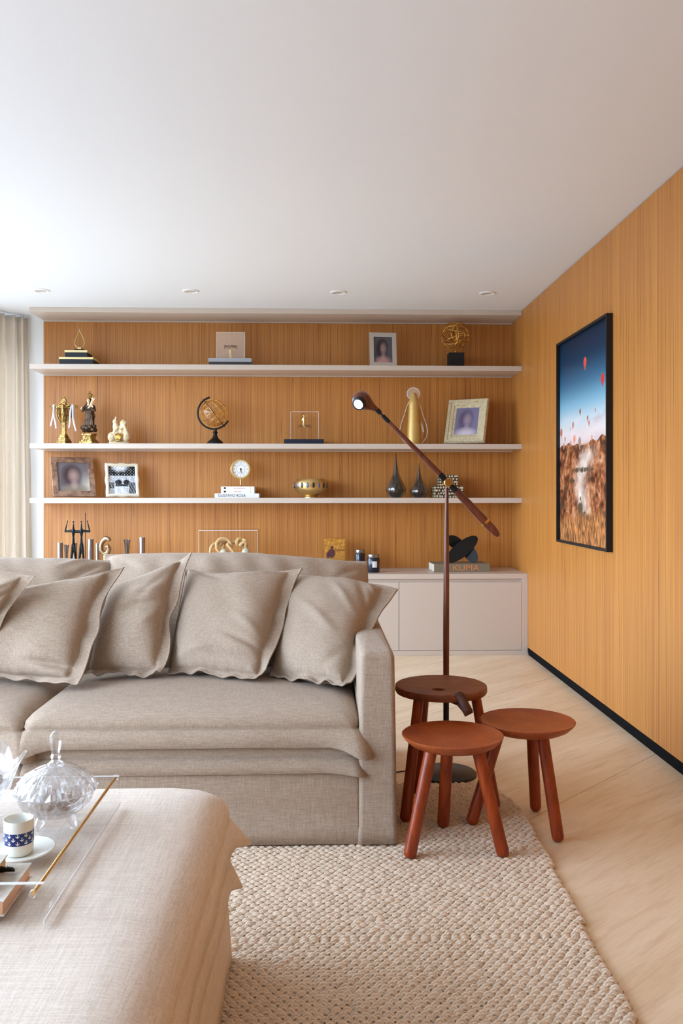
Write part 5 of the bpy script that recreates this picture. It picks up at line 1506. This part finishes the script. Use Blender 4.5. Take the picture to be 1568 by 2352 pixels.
# speckled mosaic boxes
def mosaic_box(label, u0, u1, v_top, base, Y, depth, seed):
    x0, x1 = X_(u0, Y), X_(u1, Y); w = x1 - x0; h = Z_(u0, v_top, Y) - base
    t = thing('mosaic_box', label, 'box', ((x0 + x1) / 2, Y, base), 0)
    box('body', -w / 2, w / 2, 0, depth, 0, h, 'mosaic_ground', t, .001)
    r = np.random.RandomState(seed); V, Fc = [], []
    nx, nz = max(5, int(w / .021)), max(3, int(h / .021))
    faces = [(lambda a, b: (a, -.0008, b), w, h, nx, nz, -w / 2, (0, -1, 0)), (lambda a, b: (-w / 2 - .0008, a, b), depth, h, max(4, int(depth / .021)), nz, 0, (-1, 0, 0)),
             (lambda a, b: (w / 2 + .0008, a, b), depth, h, max(4, int(depth / .021)), nz, 0, (1, 0, 0)), (lambda a, b: (a, b, h + .0008), w, depth, nx, max(4, int(depth / .021)), -w / 2, (0, 0, 1))]
    for fn, L1, L2, n1, n2, o1, nn in faces:
        for i in range(n1):
            for j in range(n2):
                ca, cb = o1 + L1 * (i + .5 + .5 * ((j % 2) - .5) * (1 if 0 < i < n1 - 1 else 0) + r.uniform(-.12, .12)) / n1, L2 * (j + .5 + r.uniform(-.1, .1)) / n2
                ra, rb = L1 / n1 * r.uniform(.36, .50), L2 / n2 * r.uniform(.36, .50)
                b0 = len(V); m_ = 6; ph = r.uniform(0, 6)
                for q2 in range(m_):
                    an = ph + q2 / m_ * 2 * PI
                    V.append(fn(ca + ra * math.cos(an), cb + rb * math.sin(an)))
                Fc.append(tuple(range(b0, b0 + m_)))
    o = pymesh('mosaic_chips', V, Fc, 'mosaic_dot', t); o['kind'] = 'stuff'
    return h
hm = mosaic_box('larger speckled mosaic box, bottom of the pair behind the lamp', 995.5, 1064, 1116.5, SH3, 6.70, .16, 1)
mosaic_box('smaller speckled mosaic box on top of the larger one', 1008, 1052, 1091, SH3 + hm + .002, 6.72, .11, 2)

# ================================================================== CABINET TOP
Z0 = CABZ
# two slender bronze figures
Yf = 6.66; k = mpp(177, Yf); cx = X_(177, Yf)
t = thing('bronze_figures', 'dark bronze sculpture of two slim figures with raised arms', 'sculpture', (cx, Yf, Z0))
def fx(u): return (u - 177) * k
def fz(v): return Z_(177, v, Yf) - Z0
box('plinth', -.10, .10, -.02, .02, 0, .016, 'bronze_dark', t, .002)
pr = []
for c, s_ in ((168.5, -1), (187, 1)):
    pr += [('c', (fx(c - 7), 0, .016), (fx(c - 1.5), 0, fz(1250)), 2.6 * k, 2.8 * k), ('c', (fx(c + 7), 0, .016), (fx(c + 1.5), 0, fz(1250)), 2.6 * k, 2.8 * k), ('c', (fx(c), 0, fz(1250)), (fx(c), 0, fz(1232)), 3.4 * k, 2.2 * k), ('c', (fx(c), 0, fz(1232)), (fx(c), 0, fz(1219)), 2.4 * k, 4.6 * k),
           ('c', (fx(c), 0, fz(1219)), (fx(c), 0, fz(1202)), 3.2 * k, 1.0 * k), ('e', (fx(c), 0, fz(1198.5)), (1.9 * k, 1.9 * k, 2.3 * k)), ('c', (fx(c), 0, fz(1219)), (fx(c + s_ * 19), 0, fz(1221)), 3.6 * k, 2.2 * k),
           ('c', (fx(c + s_ * 19), 0, fz(1221)), (fx(c + s_ * 14), 0, fz(1199)), 2.0 * k, 1.0 * k), ('e', (fx(c + s_ * 13.6), 0, fz(1197)), (1.6 * k, 1.6 * k, 1.8 * k))]
pr += [('c', (fx(168.5), 0, fz(1221)), (fx(187), 0, fz(1221)), 3.2 * k, 3.2 * k)]
blob('figures', pr, 'bronze_dark', t, .0028, 2)
tube('staff', [(fx(197), -.006, .016), (fx(196.5), -.004, fz(1178))], .8 * k, 'bronze_dark', t, 6)
# candle cylinders and glasses beside it
def cyl(label, u0, u1, v_top, Y):
    k = mpp(u0, Y); r = (u1 - u0) / 2 * k; h = Z_(u0, v_top, Y) - Z0
    t = thing('metal_cylinder', label, 'candle holder', (X_((u0 + u1) / 2, Y), Y, Z0), 0, 'metal cylinders beside the bronze sculpture')
    lathe('tube', [(.001, 0), (r, 0), (r, h - .002), (r * .97, h), (r * .90, h), (r * .88, h - .004), (r * .88, h - .03), (.001, h - .03)], 'steel', t, 28)
cyl('shiny metal cylinder left of the bronze figures', 131, 144, 1246, 6.62)
cyl('shiny metal cylinder just behind the bronze figures', 168, 177, 1247, 6.82)
cyl('wide shiny metal cylinder right of the bronze figures', 200.5, 215, 1238, 6.76)
cyl('short shiny metal cylinder left of the curled sculpture', 219, 228, 1248, 6.66)
cyl('tall shiny metal cylinder, rightmost behind the back cushion', 319, 333, 1233.5, 6.66)
def glass_cup(label, u0, u1, v_top, Y, waist=.62):
    k = mpp(u0, Y); r = (u1 - u0) / 2 * k; h = Z_(u0, v_top, Y) - Z0
    t = tag(lathe('glass_holder', [(.001, 0), (r, 0), (r * .95, .006), (r * waist, h * .3), (r * waist, h * .62), (r * .8, h * .86), (r, h), (r * .93, h), (r * .7, h * .84), (r * waist * .85, h * .62), (r * waist * .8, h * .5), (.001, h * .48)], 'smoke_glass', None, 28), label, 'candle holder')
    t.location = (X_((u0 + u1) / 2, Y), Y, Z0)
glass_cup('smoky glass holder between cylinder and bronze figures', 145.5, 159, 1251, 6.74)
glass_cup('flared glass holder right of the curled sculpture', 283.5, 300, 1239, 6.68)
# curled bronze
Yq = 6.60; k = mpp(242, Yq); cx = X_(242, Yq)
t = thing('curled_sculpture', 'satin bronze curled abstract sculpture behind the sofa back', 'sculpture', (cx, Yq, Z0))
def cz_(v): return Z_(242, v, Yq) - Z0
lathe('foot', [(.001, 0), (.05, 0), (.05, .02), (.02, .05), (.018, cz_(1268)), (.001, cz_(1268))], 'bronze_warm', t, 24)
pts = [((253 - 242) * k, -.01, cz_(1242)), ((250 - 242) * k, -.008, cz_(1238)), ((243 - 242) * k, 0, cz_(1236.5)), ((236 - 242) * k, .0, cz_(1242)), ((232 - 242) * k, 0, cz_(1252)), ((232 - 242) * k, 0, cz_(1263)), ((238 - 242) * k, 0, cz_(1271)), ((247 - 242) * k, 0, cz_(1270)), ((251 - 242) * k, -.01, cz_(1260)), ((248 - 242) * k, -.014, cz_(1253)), ((244 - 242) * k, -.014, cz_(1256))]
tube('curl', pts, [4.0 * k, 5.6 * k, 6 * k, 5.6 * k, 5.4 * k, 5.6 * k, 6.0 * k, 6.0 * k, 5.6 * k, 5 * k, 3.4 * k], 'bronze_warm', t, 16)

# rope knot under a clear case
Yr = 6.60; k = mpp(528, Yr); cx = X_(528, Yr)
def rx(u): return (u - 528) * k
def rz(v): return Z_(528, v, Yr) - Z0
cs = thing('display_case', 'clear acrylic display case over the knotted rope', 'display case', (cx, 6.47, Z0))
wd = X_(591.5, 6.47) - cx; hh = Z_(528, 1218.5, 6.47) - Z0
bm = bmesh.new()
th = .003
add_box(bm, -wd, wd, 0, th, 0, hh); add_box(bm, -wd, wd, .26, .26 + th, 0, hh); add_box(bm, -wd, -wd + th, th, .26, 0, hh); add_box(bm, wd - th, wd, th, .26, 0, hh); add_box(bm, -wd, wd, 0, .26 + th, hh, hh + th)
bm_obj('panes', bm, 'acrylic_hazy_case', cs) if False else bm_obj('panes', bm, 'acrylic', cs)
bm = bmesh.new(); e = .0022
for sx in (-wd, wd - e):
    add_box(bm, sx, sx + e, -.001, -.0002, .002, hh)
    add_box(bm, sx, sx + e, .2, .2 + e, hh + th, hh + th + .001)
add_box(bm, -wd, wd, -.001, -.0002, hh - .001, hh + .0025)
bm_obj('edges', bm, 'acrylic_edge', cs)
t = thing('rope_sculpture', 'thick knotted rope with two pale stone beads', 'sculpture', (cx, Yr, Z0 + .0005))
def spline(cps, m_=6):
    P = [Vector(p) for p in cps]; out = []
    for i in range(len(P) - 1):
        p0, p1, p2, p3 = P[max(i - 1, 0)], P[i], P[i + 1], P[min(i + 2, len(P) - 1)]
        for j in range(m_):
            s_ = j / m_
            out.append(.5 * ((2 * p1) + (p2 - p0) * s_ + (2 * p0 - 5 * p1 + 4 * p2 - p3) * s_ ** 2 + (3 * p1 - p0 - 3 * p2 + p3) * s_ ** 3))
    out.append(P[-1]); return out
def rp(u, v, y=0): return (rx(u), y, max(rz(v), .016))
rope_r = 3.7 * k
tube('rope', spline([rp(482, 1330, .02), rp(482, 1290, .02), rp(482.5, 1268, .01), rp(486, 1255, 0), rp(496, 1248, .02), rp(508, 1252, .03), rp(514, 1248, .03), rp(517, 1245, .02), rp(508, 1247, -.02), rp(504, 1254, -.025)]), rope_r, 'rope', t, 12)
tube('rope', spline([rp(511, 1262, -.02), rp(513, 1254, -.01), rp(508, 1247, .0), rp(500, 1250, -.03), rp(499, 1260, -.03), rp(506, 1272, -.02), rp(510, 1300, 0), rp(512, 1330, 0)]), rope_r, 'rope', t, 12)
tube('rope', spline([rp(500, 1256, -.045), rp(499, 1247, -.045), rp(506, 1238, -.04), rp(516, 1236.5, -.035), rp(525, 1240, -.03), rp(531, 1249, -.03), rp(531, 1256, -.01), rp(526, 1262, .01)]), rope_r, 'rope', t, 12)
tube('rope', spline([rp(538, 1246, 0), rp(529, 1248, .0), rp(524, 1250, -.04), rp(530, 1258, -.045), rp(537, 1267, -.04), rp(540, 1280, -.03), rp(545, 1330, -.01)]), rope_r, 'rope', t, 12)
tube('rope', spline([rp(532, 1262, -.01), rp(531, 1275, 0), rp(530, 1330, 0)]), rope_r, 'rope', t, 12)
tube('rope', spline([rp(536, 1246, .0), rp(545, 1244, .0), rp(552, 1240, .0), rp(561, 1240, -.03), rp(566, 1244, -.03), rp(566, 1254, 0), rp(552, 1254, .0), rp(545, 1248, -.03), rp(547, 1239, -.035), rp(554, 1237, -.02), rp(558, 1246, .0), rp(553, 1251, -.04), rp(560, 1245, -.045), rp(566, 1247, -.04), rp(564, 1252, -.03), rp(567, 1262, -.02)]), rope_r, 'rope', t, 12)
for u, v in ((515, 1266), (565, 1264)):
    z_ = rz(v + 4)
    lathe('bead', [(.001, -.040), (.020, -.034), (.031, -.014), (.032, .004), (.024, .024), (.010, .034), (.001, .035)], 'pebble', t, 24, (rx(u), -.03, z_))
    tube('rope', [(rx(u), -.03, z_ - .03), (rx(u) + .004, -.028, z_ - .12), (rx(u), -.02, .016)], rope_r, 'rope', t, 12)

# small icon panel
Yi = 6.74; k = mpp(768, Yi); cx = X_(767.5, Yi)
t = thing('icon_panel', 'small golden painted icon panel standing behind the sofa', 'painting', (cx, Yi, Z0 + .0005))
w_ = (X_(793, Yi) - X_(742, Yi)); hi = Z_(767, 1236, Yi) - Z0
def icon(U, V):
    C = np.zeros(U.shape + (3,)); g = wob(U * 30, V * 30, 5, 1.2)
    C[:] = np.array((186, 132, 58)) / 255; C *= (1 + .12 * g)[..., None]
    mixc(C, soft(U, V, .40, .70, .07, .05, 2), (96, 56, 40)); mixc(C, soft(U, V, .38, .52, .17, .14, 2) * .9, (84, 48, 56)); mixc(C, soft(U, V, .22, .46, .08, .10, 2) * .8, (76, 50, 66))
    for i in range(7): mixc(C, soft(U, V, .58 + .06 * i, .62 - .02 * (i % 2), .03, .035, 2) * .7, (110, 62, 40))
    mixc(C, np.clip((.5 - V) * 3, 0, 1) * np.clip(.5 + g, 0, 1) * .6, (96, 62, 36))
    edge = (U < .03) | (U > .97) | (V > .97) | (V < .03)
    mixc(C, edge * .5, (120, 70, 30))
    return C
RL = Matrix.Rotation(-.16, 4, 'X')
bm = bmesh.new(); add_box(bm, -w_ / 2, w_ / 2, 0, .018, 0.001, hi / math.cos(.16), .001, 1, RL); bm_obj('panel', bm, 'honey_wood', t)
picture('painting', w_, hi / math.cos(.16), 60, 60, icon, 'print_satin', t, RL @ Matrix.Translation((0, -.0008, .001)))

# dark glass candle jars
def jar(label, u0, u1, v_top, Y, lab=True):
    k = mpp(u0, Y); r = (u1 - u0) / 2 * k; h = Z_(u0, v_top, Y) - Z0
    t = thing('candle_jar', label, 'candle jar', (X_((u0 + u1) / 2, Y), Y, Z0), 0, 'dark glass candle jars on the cabinet')
    def mod(r_, z, a, i): return r_ * (1 + .02 * math.cos(18 * a))
    lathe('jar', [(.001, 0), (r * .92, 0), (r, .006), (r, h * .78), (r * .92, h * .82), (.001, h * .82)], 'candle_jar', t, 72, mod=mod)
    lathe('lid', [(.001, h * .821), (r * .94, h * .821), (r * .96, h * .84), (r * .96, h * .96), (r * .90, h), (.001, h)], 'candle_lid', t, 40)
    if lab:
        hl_ = .018; V, Fc = [], []
        for i in range(7):
            a = -PI / 2 - .36 + .72 * i / 6 + .18
            V += [((r * 1.03) * math.cos(a), (r * 1.03) * math.sin(a), h * .28), ((r * 1.03) * math.cos(a), (r * 1.03) * math.sin(a), h * .62)]
        for i in range(6): Fc.append((2 * i, 2 * i + 2, 2 * i + 3, 2 * i + 1))
        pymesh('label', V, Fc, 'white_paper', t, True)
jar('dark blue glass candle jar with white label on the cabinet', 842, 871.5, 1272.5, 6.58)
jar('dark glass candle jar half hidden behind the back cushion', 814, 838, 1262, 6.78, False)

# KUMA book with interlocking plates on top
Yu = on(1060, 1314, Z0).y
kb, hk = flat_book('book', 'grey cloth book with orange KUMA lettering on the cabinet', 996, 1125, 1295.5, 1314, Yu, Z0, .25, 'book_khaki', 'page_edge', .05)
w_ = X_(1125, Yu) - X_(996, Yu)
text('lettering', 'KUMA', .064, 'ink_orange', kb, (.030, -.0007, hk / 2), sx=1.15)
Yd = Yu + .11; k = mpp(1062, Yd); cx = X_(1062, Yd); zb = Z0 + hk + .0004
t = thing('plate_sculpture', 'black sculpture of interlocking oval plates on the grey book', 'sculpture', (cx, Yd, zb))
def plate(cu, cv, a, b, rot, yaw, pitch, y):
    N_ = 40
    bm = bmesh.new()
    fr_, bk_ = [], []
    R = Matrix.Translation(((cu - 1062) * k, y, Z_(1062, cv, Yd) - zb)) @ Matrix.Rotation(-rot, 4, 'Y') @ Matrix.Rotation(yaw, 4, 'Z') @ Matrix.Rotation(pitch, 4, 'X')
    for i in range(N_):
        an = 2 * PI * i / N_
        fr_.append(bm.verts.new(R @ Vector((a * k * math.cos(an), -.002, b * k * math.sin(an))))); bk_.append(bm.verts.new(R @ Vector((a * k * math.cos(an), .002, b * k * math.sin(an)))))
    bm.faces.new(fr_); bm.faces.new(bk_[::-1])
    for i in range(N_): bm.faces.new((fr_[i], bk_[i], bk_[(i + 1) % N_], fr_[(i + 1) % N_]))
    o = bm_obj('plate', bm, 'black_metal', t)
    zmin = min((v.co.z for v in o.data.vertices))
    if zmin < .0005:
        for v in o.data.vertices: v.co.z += .0005 - zmin
plate(1046, 1246, 23, 14, -.62, .25, .3, .03)
plate(1060, 1262, 46, 17, .66, .15, -.25, -.01)
plate(1078, 1271, 27, 14.5, -1.0, -.3, .2, .0)

# lettering becomes mesh
bpy.context.view_layer.update()
dg = bpy.context.evaluated_depsgraph_get()
for o in TEXTS:
    me = bpy.data.meshes.new_from_object(o.evaluated_get(dg))
    n = bpy.data.objects.new('lettering_tmp', me); COL.objects.link(n)
    n.parent = o.parent; n.location = o.location; n.rotation_euler = o.rotation_euler; n.scale = o.scale
    nm = o.name.split('.')[0]
    bpy.data.objects.remove(o); n.name = nm
